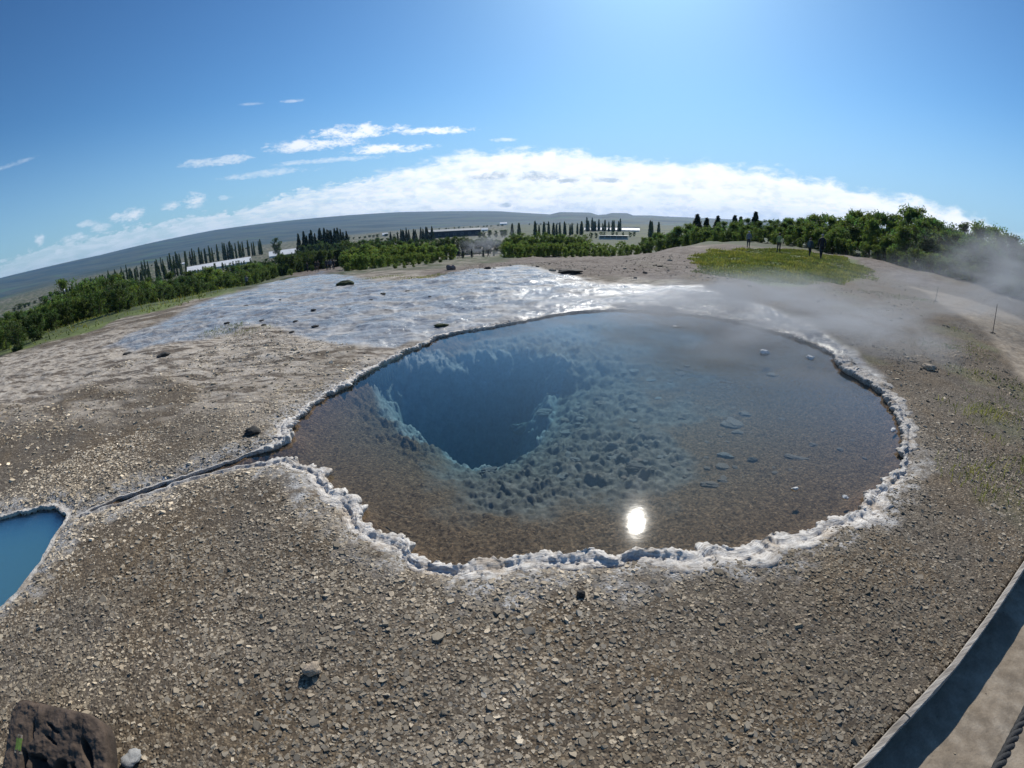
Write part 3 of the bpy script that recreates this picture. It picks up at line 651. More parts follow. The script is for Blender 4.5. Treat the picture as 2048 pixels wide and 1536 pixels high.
# ------------------------------------------------------------------ loose sinter chips (gravel)
def chips(n, r0, r1, size, seed, keep, onpath=False):
    g = np.random.default_rng(seed)
    u = g.random(n); r = np.sqrt(r0 ** 2 + u * (r1 ** 2 - r0 ** 2)); a = np.radians(g.uniform(-88, 84, n))
    x, y = r * np.sin(a), r * np.cos(a)
    d = np.maximum(sdist(POOL_S[::2], x, y), sdist(BLUE_S[::2], x, y)); pn = sdist(PATH_NEAR, x, y)
    ok = (d < -.05) & ((pn > .06) if onpath else (pn < -.0))
    ok &= g.random(n) < keep(x, y, r, d)
    x, y, r, d = x[ok], y[ok], r[ok], d[ok]; n = len(x)
    s = size[0] * np.exp(g.normal(0, .38, n)); s = np.clip(s, size[1], size[2])
    kk = 6; ang = (np.arange(kk) + g.uniform(-.32, .32, (n, kk))) * 2 * np.pi / kk + g.uniform(0, 6.28, (n, 1))
    rad = s[:, None] * g.uniform(.65, 1.15, (n, kk)); el_ = g.uniform(.6, 1.0, (n, 1)); th = s * g.uniform(.18, .42, n)
    ox, oy = rad * np.cos(ang), rad * np.sin(ang) * el_
    rt = g.uniform(0, 6.28, (n, 1)); ox, oy = ox * np.cos(rt) - oy * np.sin(rt), ox * np.sin(rt) + oy * np.cos(rt)
    tx, ty = g.normal(0, .2, (n, 1)), g.normal(0, .2, (n, 1))
    zb = surf(x, y)[:, None] - .002
    low = np.stack([x[:, None] + ox, y[:, None] + oy, zb + ox * tx + oy * ty - s[:, None] * .1], -1)
    k_ = g.uniform(.72, .92, (n, 1)); sh_ = g.normal(0, .12, (n, 2)) * s[:, None]
    topv = np.stack([x[:, None] + ox * k_ + sh_[:, :1], y[:, None] + oy * k_ + sh_[:, 1:], zb + ox * tx + oy * ty + th[:, None] * (1 + g.uniform(-.2, .2, (n, kk)))], -1)
    V = np.concatenate([low, topv], 1).reshape(-1, 3); b0 = (np.arange(n) * 2 * kk)[:, None]
    i = np.arange(kk); j = (i + 1) % kk
    side = np.stack([i, j, j + kk, i + kk], -1).reshape(1, -1, 4) + b0[:, :, None]
    topf = (i + kk)[None] + b0
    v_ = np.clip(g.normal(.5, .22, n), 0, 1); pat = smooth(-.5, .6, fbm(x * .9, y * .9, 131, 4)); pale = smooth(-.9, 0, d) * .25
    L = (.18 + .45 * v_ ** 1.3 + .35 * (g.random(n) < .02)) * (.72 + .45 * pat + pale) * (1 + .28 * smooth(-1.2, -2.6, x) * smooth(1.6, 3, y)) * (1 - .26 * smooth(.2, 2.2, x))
    warm = g.uniform(0, 1, n)[:, None]
    c = L[:, None] * (np.array([1.07, .92, .72]) * warm + np.array([1.06, .95, .78]) * (1 - warm))
    brown = smooth(.1, .9, fbm(x * .7, y * .7, 137, 3))[:, None]; c = c * np.array([1.03, .98, .90]) * (1 - brown * np.array([.03, .06, .12]))
    return V, side.reshape(-1, 4), topf, np.repeat(c, 2 * kk, 0)
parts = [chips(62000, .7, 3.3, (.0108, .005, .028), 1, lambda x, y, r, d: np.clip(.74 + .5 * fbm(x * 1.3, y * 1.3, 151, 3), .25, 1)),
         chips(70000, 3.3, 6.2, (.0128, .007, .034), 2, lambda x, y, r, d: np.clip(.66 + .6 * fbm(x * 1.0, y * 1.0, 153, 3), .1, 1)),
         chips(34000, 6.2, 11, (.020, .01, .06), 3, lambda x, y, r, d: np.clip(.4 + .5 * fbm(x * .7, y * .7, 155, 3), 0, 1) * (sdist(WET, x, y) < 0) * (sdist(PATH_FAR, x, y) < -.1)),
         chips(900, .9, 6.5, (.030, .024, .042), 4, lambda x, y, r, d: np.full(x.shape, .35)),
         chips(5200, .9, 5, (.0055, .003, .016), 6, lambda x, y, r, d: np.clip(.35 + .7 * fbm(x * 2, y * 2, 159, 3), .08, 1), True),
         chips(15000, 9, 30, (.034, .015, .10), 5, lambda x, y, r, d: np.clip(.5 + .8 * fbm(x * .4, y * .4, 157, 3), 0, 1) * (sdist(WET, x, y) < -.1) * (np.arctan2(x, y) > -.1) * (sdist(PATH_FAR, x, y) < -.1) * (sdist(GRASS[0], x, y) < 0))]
off = 0; Vs, S4, T6, Cs = [], [], [], []
for V, a4, a6, cc in parts:
    Vs.append(V); S4.append(a4 + off); T6.append(a6 + off); Cs.append(cc); off += len(V)
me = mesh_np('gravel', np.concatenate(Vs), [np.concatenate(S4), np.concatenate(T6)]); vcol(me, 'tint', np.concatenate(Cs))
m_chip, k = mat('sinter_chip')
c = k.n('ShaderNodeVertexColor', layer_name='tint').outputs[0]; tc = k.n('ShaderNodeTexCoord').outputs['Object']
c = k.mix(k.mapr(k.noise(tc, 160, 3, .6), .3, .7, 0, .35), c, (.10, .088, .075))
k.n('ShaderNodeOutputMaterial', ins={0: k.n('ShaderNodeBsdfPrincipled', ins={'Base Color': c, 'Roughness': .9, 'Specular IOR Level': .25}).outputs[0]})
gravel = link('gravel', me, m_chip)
tag(gravel, 'pale grey-brown sinter chips strewn over the ground round the pool', 'gravel', kind='stuff')

# ------------------------------------------------------------------ single stones
m_stone_brown = simple('brown_stone', (.40, .32, .235), .9, .4, 14, bump=.6)
m_stone_bed = simple('sunken_stone', (.125, .098, .075), .9, .35, 10, bump=.6)
m_stone_dark = simple('dark_stone', (.035, .032, .028), .85, .5, 9, bump=.6)
m_stone_pink = simple('pinkish_stone', (.24, .18, .16), .9, .35, 5, bump=.6)
m_moss = simple('moss', (.040, .052, .020), .95, .5, 8, bump=.8)
m_stone_grey = simple('grey_stone', (.13, .127, .115), .9, .35, 10, bump=.6)
m_flake = simple('white_flake', (.70, .69, .66), .8, .25, 30, bump=.6)
def rock(name, loc, dims, seed, m, label, cat='stone', group=None, rz=None, rough=.35, sub_=3, flat=.0):
    bm = bmesh.new(); bmesh.ops.create_icosphere(bm, subdivisions=sub_, radius=.5)
    co = np.array([v.co[:] for v in bm.verts])
    e = fbm(co[:, 0] * 2.2 + seed, co[:, 1] * 2.2 + co[:, 2] * 1.7, seed, 4, .55) * rough
    f_, _, _i = worley(co[:, 0] * 2.6 + seed * 3.1, co[:, 1] * 2.6 + co[:, 2] * 2.1, seed)
    co = co * (1 + e * .6 - (f_ - .4)[:, None].ravel() * rough * .6)[:, None]
    for v, q in zip(bm.verts, co): v.co = q
    me = bpy.data.meshes.new(name); bm.to_mesh(me); bm.free()
    me.polygons.foreach_set('use_smooth', [sub_ > 3] * len(me.polygons))
    o = link(name, me, m); o.location = loc; o.scale = dims; o.rotation_euler = (0, 0, rz if rz is not None else seed * 1.7)
    return tag(o, label, cat, group)
def px_size(px, py, z, wpx):
    """metres across for a width in photo pixels at a ground point"""
    d = math.dist((0, 0, CAM_H), (px, py, z)); return wpx * .00105 * d
def ground_rock(px, py, wpx, hr, dr, seed, m, label, name='stone', group=None, sunk=.3, cat='stone', rough=.35):
    p = ground_at(px, py); x, y = p[0], p[1]; z = surf1(x, y) if math.hypot(x, y) < 60 else p[2]
    if z < -.2 and math.hypot(x, y) < 15: z = p[2]
    wd = px_size(x, y, z, wpx); azr = math.atan2(x, y)
    return rock(name, (x, y, z + wd * hr * (.5 - sunk)), (wd, wd * dr, wd * hr), seed, m, label, cat, group, rz=-azr, rough=rough)
ground_rock(632, 1350, 36, .75, .8, 3, m_stone_brown, 'tan fist-sized stone casting a black shadow on the near gravel', sunk=.1)
ground_rock(1162, 1194, 17, .8, .9, 4, m_stone_dark, 'small black stone on gravel just below the pool rim', sunk=.15)
ground_rock(506, 868, 36, .45, .7, 5, m_stone_dark, 'flat dark brown stone by the mouth of the channel')
ground_rock(690, 568, 40, .30, .6, 6, m_moss, 'dark green moss hummock beside the cream sinter patch', 'moss_hummock', cat='moss')
ground_rock(884, 651, 30, .26, .6, 7, m_moss, 'flat olive moss hummock near the far left pool rim', 'moss_hummock', cat='moss')
ground_rock(903, 541, 20, .8, .8, 8, m_stone_pink, 'pinkish boulder at the back edge of the wet terraces', 'boulder', sunk=.2)
ground_rock(1139, 548, 52, .18, .6, 9, m_stone_dark, 'long low dark slab at the start of the cream sinter', 'boulder')
ground_rock(1856, 744, 30, .4, .6, 10, m_stone_brown, 'brown flat stone among dry plants beside the right path')
dk = [(454, 649, 12), (524, 644, 10), (528, 652, 12), (591, 644, 11), (584, 665, 13), (630, 653, 16), (627, 622, 11), (766, 589, 12), (815, 582, 9), (492, 612, 10), (318, 685, 9), (256, 708, 18), (330, 715, 26), (402, 715, 9), (742, 600, 8), (700, 620, 7), (560, 600, 7), (860, 596, 7)]
for i, (px, py, ww) in enumerate(dk):
    ground_rock(px, py, ww, .35, .8, 20 + i, m_stone_dark, 'dark lump lying on the wet sinter terrace left of the pool', group='dark lumps on the wet sinter')
ed = [(1105, 542, 16), (1075, 536, 8), (1021, 531, 8), (976, 538, 14), (989, 536, 8), (1290, 548, 9), (1250, 540, 8), (1320, 535, 9), (1340, 522, 10), (1270, 560, 8)]
for i, (px, py, ww) in enumerate(ed):
    ground_rock(px, py, ww, .5, .8, 50 + i, m_stone_dark if i % 2 else m_stone_brown, 'small stone along the back edge of the white terraces', group='stones at the back of the terraces')
def at_z(px, py, z):
    v = ray(px, py); t = (z - CAM_H) / v[2]; return v[0] * t, v[1] * t
def flake(px, py, wpx, seed, label, group=None, h=.4):
    x, y = at_z(px, py, WATER_Z); wd = px_size(x, y, WATER_Z, wpx)
    return rock('sinter_flake', (x, y, WATER_Z + wd * h * .12), (wd, wd * .6, wd * h), seed, m_flake, label, 'stone', group, rough=.7)
flake(1527, 706, 24, 61, 'white jagged sinter flake poking out of the far right water, left of another')
flake(1620, 716, 18, 62, 'white sinter flake poking out of the water nearest the far right rim')
flake(1590, 978, 16, 63, 'white pointed sinter knob above the water right of the sun glint')
flake(1691, 995, 14, 64, 'small white sinter knob above the water by the lower right rim')
flake(1786, 861, 15, 65, 'low white flake in the water against the right rim')
flake(1352, 653, 18, 66, 'thin white flake floating by the far pool rim', h=.2)
def sunk(px, py, wpx, hr, dr, seed, m, label, group=None, rz=0.0):
    v = ray(px, py); x, y = at_z(px, py, -.25)
    for _ in range(6):
        zb = max(surf1(x, y), -1.2); x, y = at_z(px, py, zb)
    wd = px_size(x, y, zb, wpx)
    return rock('sunken_rock', (x, y, zb + wd * hr * .08), (wd, wd * dr, wd * hr), seed, m, label, 'rock', group, rz=rz - math.atan2(x, y), rough=.45)
sunk(978, 943, 40, .4, .6, 71, m_stone_grey, 'grey rock under water below the deep blue hole')
sunk(1275, 938, 62, .22, .5, 72, m_stone_dark, 'dark flat rock under water above the sun glint')
sunk(1418, 970, 44, .18, .5, 73, m_stone_bed, 'thin brown slab under water, left of its smaller twin')
sunk(1446, 962, 22, .3, .7, 74, m_stone_bed, 'small rounded brown slab under water beside a thin one')
sunk(1590, 915, 50, .14, .4, 75, m_stone_bed, 'long thin brown slab under water in the right half')
sunk(1504, 921, 20, .5, .8, 76, m_stone_dark, 'small dark rounded rock under water left of the long slab')
sunk(1448, 912, 34, .3, .6, 77, m_stone_grey, 'grey slab under water among the lower rubble')
sunk(1040, 858, 44, .6, .5, 78, m_stone_grey, 'pale wedge of rock perched on the lip of the blue hole', rz=.5)
for i in range(130):                                  # rubble on the right hand floor of the pool
    px = RNG.uniform(1040, 1760); py = RNG.uniform(720, 960)
    x, y = at_z(px, py, -.25)
    if sdist(POOL_S[::4], np.array([x]), np.array([y]))[0] < .3 or sdist(HOLE, np.array([x]), np.array([y]))[0] > -.1: continue
    if px > 1500 and RNG.random() < .5: continue
    sunk(px, py, np.exp(RNG.normal(2.6, .4)) * (1.2 if px < 1400 else .75), RNG.uniform(.16, .30), RNG.uniform(.7, 1.1), 80 + i, m_stone_grey if px < 1350 and RNG.random() < .7 else m_stone_bed,
         'rock of the rubble on the pool floor right of the hole', 'rubble rocks on the pool floor', rz=RNG.uniform(-.6, .6))
# twigs
m_twig = simple('twig_wood', (.20, .15, .09), .8, .3, 20)
def twig(pix, z, rad, label):
    P = [(*at_z(px, py, z), z + .006 * (i % 2)) for i, (px, py) in enumerate(pix)]
    t = MB(); t.tube(P, [rad * (1 - .12 * i) for i in range(len(P))], 6); o = t.build('twig', m_twig, shade=True); return tag(o, label, 'twig')
twig([(781, 1023), (793, 1029), (808, 1035), (822, 1037), (836, 1041)], -.135, .006, 'pale bent twig lying under water near the left rim')
twig([(1446, 1050), (1456, 1058), (1464, 1061), (1472, 1054), (1480, 1049)], -.13, .004, 'dark forked twig under water right of the sun glint')

# ------------------------------------------------------------------ board edging, rope, path posts
m_board, k = mat('weathered_wood')
tc = k.n('ShaderNodeTexCoord').outputs['Object']
gr = k.n('ShaderNodeMapping', ins={'Vector': tc, 'Scale': (6, 60, 60), 'Rotation': (0, 0, -.32)}).outputs[0]
gn = k.noise(gr, 1.0, 6, .6)
c = k.ramp(gn, [(.28, (.15, .125, .10)), (.5, (.34, .30, .255)), (.72, (.50, .46, .40))])
c = k.mix(k.mapr(k.noise(tc, 5, 5, .6), .5, .72, 0, .6), c, (.17, .145, .115))
b = k.n('ShaderNodeBump', ins={'Strength': .8, 'Distance': .01, 'Height': gn})
k.n('ShaderNodeOutputMaterial', ins={0: k.n('ShaderNodeBsdfPrincipled', ins={'Base Color': c, 'Roughness': .85, 'Normal': b.outputs[0]}).outputs[0]})
def board(P, ztop, zbot, wid, label):
    P = np.asarray(P); P = np.concatenate([[a + (b - a) * f for f in np.linspace(0, 1, 5)[:-1]] for a, b in zip(P[:-1], P[1:])] + [P[-1:]])
    t = np.gradient(P, axis=0); t /= np.linalg.norm(t, axis=1)[:, None]; nr = np.stack([t[:, 1], -t[:, 0]], 1)
    sec = [(0, zbot), (0, ztop - .006), (.006, ztop), (wid - .006, ztop), (wid, ztop - .006), (wid, zbot)]
    V = []; n = len(P)
    for i in range(n):
        jig = .0025 * vnoise(np.array(i * .7), np.array(1.0), 5)
        for a, z_ in sec: V.append((P[i][0] + nr[i][0] * (a + jig), P[i][1] + nr[i][1] * (a + jig), z_ + (jig if z_ > 0 else 0)))
    F = []; s = len(sec)
    for i in range(n - 1):
        for j in range(s):
            q = (j + 1) % s; F.append((i * s + j, i * s + q, (i + 1) * s + q, (i + 1) * s + j))
    F.append(tuple(range(s))); F.append(tuple((n - 1) * s + j for j in range(s - 1, -1, -1)))
    m_ = MB(); m_.add(V, F); o = m_.build('edging_board', m_board); bm = bmesh.new(); bm.from_mesh(o.data); bmesh.ops.recalc_face_normals(bm, faces=bm.faces); bm.to_mesh(o.data); bm.free()
    return tag(o, label, 'edging board', 'edging boards along the near path')
jn = CURB[3]
gap = (CURB[4] - CURB[3]) / np.hypot(*(CURB[4] - CURB[3])) * .004
board(np.concatenate([CURB[:3], [jn - gap]]), .045, -.24, .040, 'short grey weathered edging board cut by the bottom frame edge')
board(np.concatenate([[jn + gap], CURB[4:]]), .050, -.24, .042, 'long grey weathered edging board running off to the right edge')
m_rope = simple('black_rope', (.018, .018, .019), .75, .4, 60, bump=.4, bscale=200)
def rope(P, rad, label, name='rope', m=None, turns=22, strands=3):
    P = [Vector(p) for p in P]; L = sum((b - a).length for a, b in zip(P, P[1:])); n = int(L / (rad * .55)) + 2
    def along(f):
        d = f * L
        for a, b in zip(P, P[1:]):
            l = (b - a).length
            if d <= l: return a + (b - a) * (d / l), (b - a).normalized()
            d -= l
        return P[-1], (P[-1] - P[-2]).normalized()
    mb = MB()
    for s in range(strands):
        Q = []
        for i in range(n):
            q, t = along(i / (n - 1)); a = t.cross(Vector((0, 0, 1))).normalized(); b_ = t.cross(a)
            ph = 2 * math.pi * (s / strands + i / (n - 1) * L / (rad * 7.5)); Q.append(q + (a * math.cos(ph) + b_ * math.sin(ph)) * rad * .52)
        mb.tube(Q, rad * .56, 8)
    return tag(mb.build(name, m or m_rope, shade=True), label, 'rope')
def along_ray(px, py, t):
    v = ray(px, py); return Vector((v[0] * t, v[1] * t, CAM_H + v[2] * t))
ra, rb = along_ray(2062, 1404, 1.42), along_ray(1988, 1548, 1.18); dr = (rb - ra)
rope([ra - dr * 3.0, ra - dr * .8 , ra, ra + dr * .5 - Vector((0, 0, .004)), rb, rb + dr * 1.2], .0125, 'black twisted barrier rope above the near path at lower right')
m_iron = simple('rusty_iron', (.05, .038, .03), .7, .4, 40, metal=.3)
m_cord = simple('white_cord', (.62, .60, .56), .8, .1, 40)
def path_post(px, py, py_top, px_top, label):
    p = ground_at(px, py); x, y = p[0], p[1]; d = math.hypot(x, y)
    v = ray(px_top, py_top); tt = d / math.hypot(v[0], v[1]); top = Vector((v[0] * tt, v[1] * tt, CAM_H + v[2] * tt))
    z = surf1(x, y); r = empty('rope_post', (x, y, z)); tag(r, label, 'post', 'thin iron rope posts by the right path')
    rod = MB(); rod.tube([(0, 0, -.05), (top.x - x, top.y - y, top.z - z)], .011, 8); rod.build('rod', m_iron, r)
    f = MB(); f.tube([(-.09, .02, .0), (0, 0, .035), (.08, -.05, .0)], .014, 6); f.tube([(.02, .09, .0), (0, 0, .03)], .014, 6); f.build('foot', m_iron, r)
    e = MB(); c0 = Vector((top.x - x, top.y - y, top.z - z + .02)); e.tube([c0 + Vector((.02 * math.cos(q), 0, .02 * math.sin(q))) for q in np.linspace(0, 6.28, 13)], .006, 6); e.build('eye_ring', m_iron, r)
    return top
t1 = path_post(1985, 668, 612, 1994, 'thin iron rope post on the right path, nearest the camera')
t2 = path_post(1870, 604, 576, 1876, 'thin iron rope post standing farther back along the right path')
def cord(pix, h, label):
    P = []
    for (px, py), hz in zip(pix, h): p = ground_at(px, py, hz); P.append((p[0], p[1], p[2] + .0))
    t = MB(); t.tube(P, .010, 6); return tag(t.build('cord', m_cord, shade=True), label, 'cord')
cord([(1950, 558), (1960, 563), (1972, 565), (1985, 564), (2000, 561)], [.05, .04, .03, .04, .08], 'pale rope lying across the grass behind the right path, upper one')
cord([(2014, 575), (2022, 578), (2035, 582), (2060, 586)], [.1, .08, .08, .1], 'pale rope running out at the right edge behind the path, middle one')
cord([(2014, 593), (2020, 600), (2030, 606)], [.06, .05, .05], 'short pale rope end by the right path edge, lowest one')

# ------------------------------------------------------------------ the brown marker stone in the near corner
def marker_stone():
    az0 = R(-75.0); D = 2.02
    root_loc = Vector((math.sin(az0) * D, math.cos(az0) * D, 0))
    m_mark = simple('marker_stone', (.080, .056, .040), .9, .45, 9, bump=.9, bscale=30)
    nu, nv = 150, 140
    prof = np.array([(-.26, 0), (-.255, .30), (-.245, .455), (-.225, .488), (-.18, .495), (-.10, .492), (-.02, .488), (.04, .484), (.10, .478), (.135, .462), (.160, .42), (.175, .34), (.185, .22), (.195, .10), (.2, 0)])
    us = np.linspace(0, 1, nu); vs = np.linspace(0, 1, nv)
    split = 6                                             # left edge runs up to prof[3]; right edge from prof[8]
    zt = np.linspace(-.05, .50, nv)
    lx = np.interp(zt, prof[:5, 1], prof[:5, 0]); rx = np.interp(-zt, -prof[8:, 1], prof[8:, 0]) ; rx = np.interp(zt, prof[8:, 1][::-1], prof[8:, 0][::-1])
    U, Vv = np.meshgrid(us, vs)
    X = lx[:, None] + (rx - lx)[:, None] * us[None]
    topz = np.interp(X, prof[4:9, 0], prof[4:9, 1])
    Z = np.minimum(np.repeat(zt[:, None], nu, 1), topz)
    e_ = np.minimum.reduce([(X - lx[:, None]), (rx[:, None] - X), topz - Z]); rnd = np.clip(e_ / .05, 0, 1); Dp = .03 * (1 - np.sqrt(1 - (1 - rnd) ** 2 + 1e-9))
    Dp = Dp + .012 * fbm(X * 9, Z * 9, 401, 5, .6) + .006 * fbm(X * 40, Z * 14, 405, 3)
    def pit(cx, cz, a, b, dep, tilt=0):
        dx, dz = X - cx, Z - cz; u = dx * math.cos(tilt) + dz * math.sin(tilt); v = -dx * math.sin(tilt) + dz * math.cos(tilt)
        q = np.hypot(u / a, v / b) + .18 * vnoise(X * 30, Z * 30, 409); return dep * smooth(1.1, .75, q)
    Dp = Dp + pit(.105, .335, .018, .055, .06, .35) + pit(-.04, .405, .035, .008, .02, -.5) + pit(-.04, .355, .034, .007, .02, -.5) + pit(-.13, .37, .008, .04, .02) + pit(-.09, .28, .05, .006, .015) + pit(.06, .27, .01, .006, .01)
    # worn hollow low in the face, with a few ribs of stone left standing in it
    rag = .285 + .012 * np.abs(vnoise(X * 26, X * 0, 411)) - .035 * np.exp(-((X + .03) / .022) ** 2)
    hol = smooth(.004, -.006, Z - rag) * smooth(-.165, -.155, X) * smooth(.060, .050, X)
    rib = np.exp(-((X - .032) / .012) ** 2) + .9 * np.exp(-((X + .135) / .016) ** 2) + .8 * smooth(.25, .20, Z) * smooth(.2, .6, vnoise(X * 22, Z * 9, 415) + .2)
    Dp = Dp + hol * (1 - np.clip(rib, 0, .9)) * .075
    th = .15
    front = np.stack([X, Dp, Z], -1).reshape(-1, 3); back = np.stack([X * .94 - .012, np.full_like(X, th) - Dp * .3, Z - .01], -1).reshape(-1, 3)
    I = np.arange(nv - 1)[:, None] * nu + np.arange(nu - 1)[None]; I = I.ravel()
    Ff = np.stack([I, I + 1, I + nu + 1, I + nu], -1); Fb = (Ff + nu * nv)[:, ::-1]
    bd = list(range(nu)) + [r_ * nu + nu - 1 for r_ in range(1, nv)] + [(nv - 1) * nu + c_ for c_ in range(nu - 2, -1, -1)] + [r_ * nu for r_ in range(nv - 2, 0, -1)]
    bd = np.array(bd); b2 = np.roll(bd, -1); Fs = np.stack([b2, bd, bd + nu * nv, b2 + nu * nv], -1)
    A_ = Vector((*at_z(34, 1397, .30), .30)); B_ = Vector((*at_z(196, 1424, .30), .30)); C_ = Vector((*at_z(14, 1540, .16), .16))
    ux = (B_ - A_) / .36; wz = (A_ - C_); wz = wz - ux.normalized() * wz.dot(ux.normalized()) * .5; wz = wz / .29
    ny = -ux.cross(wz).normalized()
    if ny.z > 0: ny = -ny
    org = A_ - ux * (-.225) - wz * .49
    root = empty('marker_stone'); kx = ux.length; kz = wz.length
    print('marker scale', kx, kz)
    root.matrix_world = Matrix(((ux.x, ny.x, wz.x, org.x), (ux.y, ny.y, wz.y, org.y), (ux.z, ny.z, wz.z, org.z), (0, 0, 0, 1)))
    tag(root, 'brown weathered marker stone with hollowed face in the bottom left corner', 'marker stone')
    link('slab', mesh_np('slab', np.concatenate([front, back]), [np.concatenate([Ff, Fb, Fs])], True), m_mark, root)
    m_lich = simple('green_lichen', (.13, .21, .04), .9, .3, 60)
    pg = MB(); pg.box((-.178, .004, .312), (.024, .03, .05)); pg.build('lichen_patch', m_lich, root)
    m_pale = simple('pale_chip', (.30, .25, .19), .9, .3, 40)
    pg = MB(); pg.box((-.178, .006, .343), (.020, .03, .016)); pg.build('pale_chip', m_pale, root); pg = MB(); pg.box((-.178, .006, .281), (.03, .03, .010)); pg.build('pale_chip', m_pale, root)
    return root
mk = marker_stone()
_c = ground_at(272, 1524); rock('wedge_stone', (_c[0], _c[1], surf1(_c[0], _c[1]) + .025), (.11, .09, .05), 431, simple('pale_stone', (.38, .37, .35), .9, .3, 30, bump=.6), 'pale wedge of stone beside the brown marker stone', 'stone', rz=1.2, rough=.3, sub_=4)
# ------------------------------------------------------------------ plants
def leaf_mat(name, col, trans=.35):
    m, k = mat(name); t = k.n('ShaderNodeVertexColor', layer_name='tint').outputs[0]
    c = k.mix(1.0, t, col, 'MULTIPLY')
    d = k.n('ShaderNodeBsdfPrincipled', ins={'Base Color': c, 'Roughness': .6, 'Specular IOR Level': .25})
    tr = k.n('ShaderNodeBsdfTranslucent', ins={'Color': k.mix(1.0, c, (1.1, 1.25, .6), 'MULTIPLY')})
    k.n('ShaderNodeOutputMaterial', ins={0: k.n('ShaderNodeMixShader', ins={0: trans, 1: d.outputs[0], 2: tr.outputs[0]}).outputs[0]}); return m
m_birch = leaf_mat('birch_leaves', (.125, .165, .058), .5); m_willow = leaf_mat('willow_leaves', (.165, .210, .070), .5); m_dark = leaf_mat('dark_leaves', (.075, .105, .042), .45)
m_needle = leaf_mat('conifer_needles', (.042, .062, .030), .2); m_poplar = leaf_mat('poplar_leaves', (.080, .110, .045), .35)
m_grass = leaf_mat('grass_blades', (.165, .185, .062), .35)
m_bark = simple('bark', (.10, .085, .07), .9, .4, 20)
def leaves(P, size, g, tint, aspect=.55, up=.0):
    n = len(P); a = g.normal(0, 1, (n, 3)); a[:, 2] += up; a /= np.linalg.norm(a, axis=1)[:, None]
    b = np.cross(a, g.normal(0, 1, (n, 3))); b /= np.linalg.norm(b, axis=1)[:, None] + 1e-9
    s = size * g.uniform(.6, 1.35, n)[:, None]
    V = np.stack([P - a * s, P - b * s * aspect + a * s * .1, P + a * s, P + b * s * aspect + a * s * .1], 1).reshape(-1, 3)
    F = np.arange(n * 4).reshape(-1, 4); return V, F, np.repeat(tint, 4, 0)
def plant_mesh(seed, h, rx, base, n, leaf, nl, name, sig=.10, lean=.25, spread=1.0, stems=1, topn=.0):
    """trunk with limbs, and a crown of leaf clumps scattered round the limb ends"""
    g = np.random.default_rng(seed); t = MB(); cl = []
    for s in range(stems):
        x0 = Vector((g.normal(0, .06 * rx * (stems > 1)), g.normal(0, .06 * rx * (stems > 1)), -.1))
        ang = 2 * math.pi * s / stems + g.uniform(-.5, .5); ln = (0.55 * rx if stems > 1 else lean * .4 * rx)
        tip = Vector((math.cos(ang) * ln * g.uniform(.5, 1.1), math.sin(ang) * ln * g.uniform(.5, 1.1), h * g.uniform(.82, .97) * (1 if stems == 1 else g.uniform(.72, 1))))
        mid = x0.lerp(tip, .5) + Vector((g.normal(0, .05 * h), g.normal(0, .05 * h), 0)); r0 = .022 * h / math.sqrt(stems)
        pts = [x0, x0.lerp(mid, .5), mid, mid.lerp(tip, .5), tip]; t.tube(pts, [r0, r0 * .85, r0 * .65, r0 * .4, r0 * .12], 7)
        for i in range(max(4, nl // stems)):
            f = g.uniform(base, .98); k4 = f * 4; q = pts[min(3, int(k4))].lerp(pts[min(3, int(k4)) + 1], k4 - min(3, int(k4)))
            w_ = math.sin(math.pi * min(1, max(0.08, (f - base * .6) / (1 - base * .6))) ** .75) ** .7
            az_ = g.uniform(0, 6.28); L = rx * w_ * g.uniform(.45, 1.05) * spread
            e = q + Vector((math.cos(az_) * L, math.sin(az_) * L, L * g.uniform(.25, 1.15)))
            e.z = min(e.z, h * .985); t.tube([q, q.lerp(e, .55) + Vector((0, 0, -.02 * h)), e], [r0 * .32, r0 * .2, r0 * .06], 5)
            for j in range(4): c_ = q.lerp(e, g.uniform(.45, 1.1)); cl.append((c_.x, c_.y, max(c_.z, .06 * h), g.uniform(.7, 1.3)))
        cl.append((tip.x, tip.y, tip.z, .6))
    cl = np.array(cl); pick = g.integers(0, len(cl), n)
    P = cl[pick, :3] + g.normal(0, 1, (n, 3)) * (sig * h * .5 * cl[pick, 3])[:, None] * np.array([1, 1, .8]); P[:, 2] = np.clip(P[:, 2], .02 * h, h * 1.03)
    tone = np.clip(g.normal(1, .22, len(cl)), .5, 1.7)[pick] * g.uniform(.75, 1.3, n)
    hue = np.clip(g.normal(0, .14, len(cl)), -.3, .3)[pick]
    tint = tone[:, None] * np.stack([1 + hue, np.ones(n), 1 - hue * .8], 1)
    V, F, C = leaves(P, leaf, g, tint, up=.5)
    tm = bpy.data.meshes.new(name + '_trunk'); tm.from_pydata(t.v, [], t.f); tm.update(); tm.polygons.foreach_set('use_smooth', [True] * len(tm.polygons)); tm.materials.append(m_bark)
    cm = mesh_np(name + '_crown', V, F); vcol(cm, 'tint', C); return tm, cm
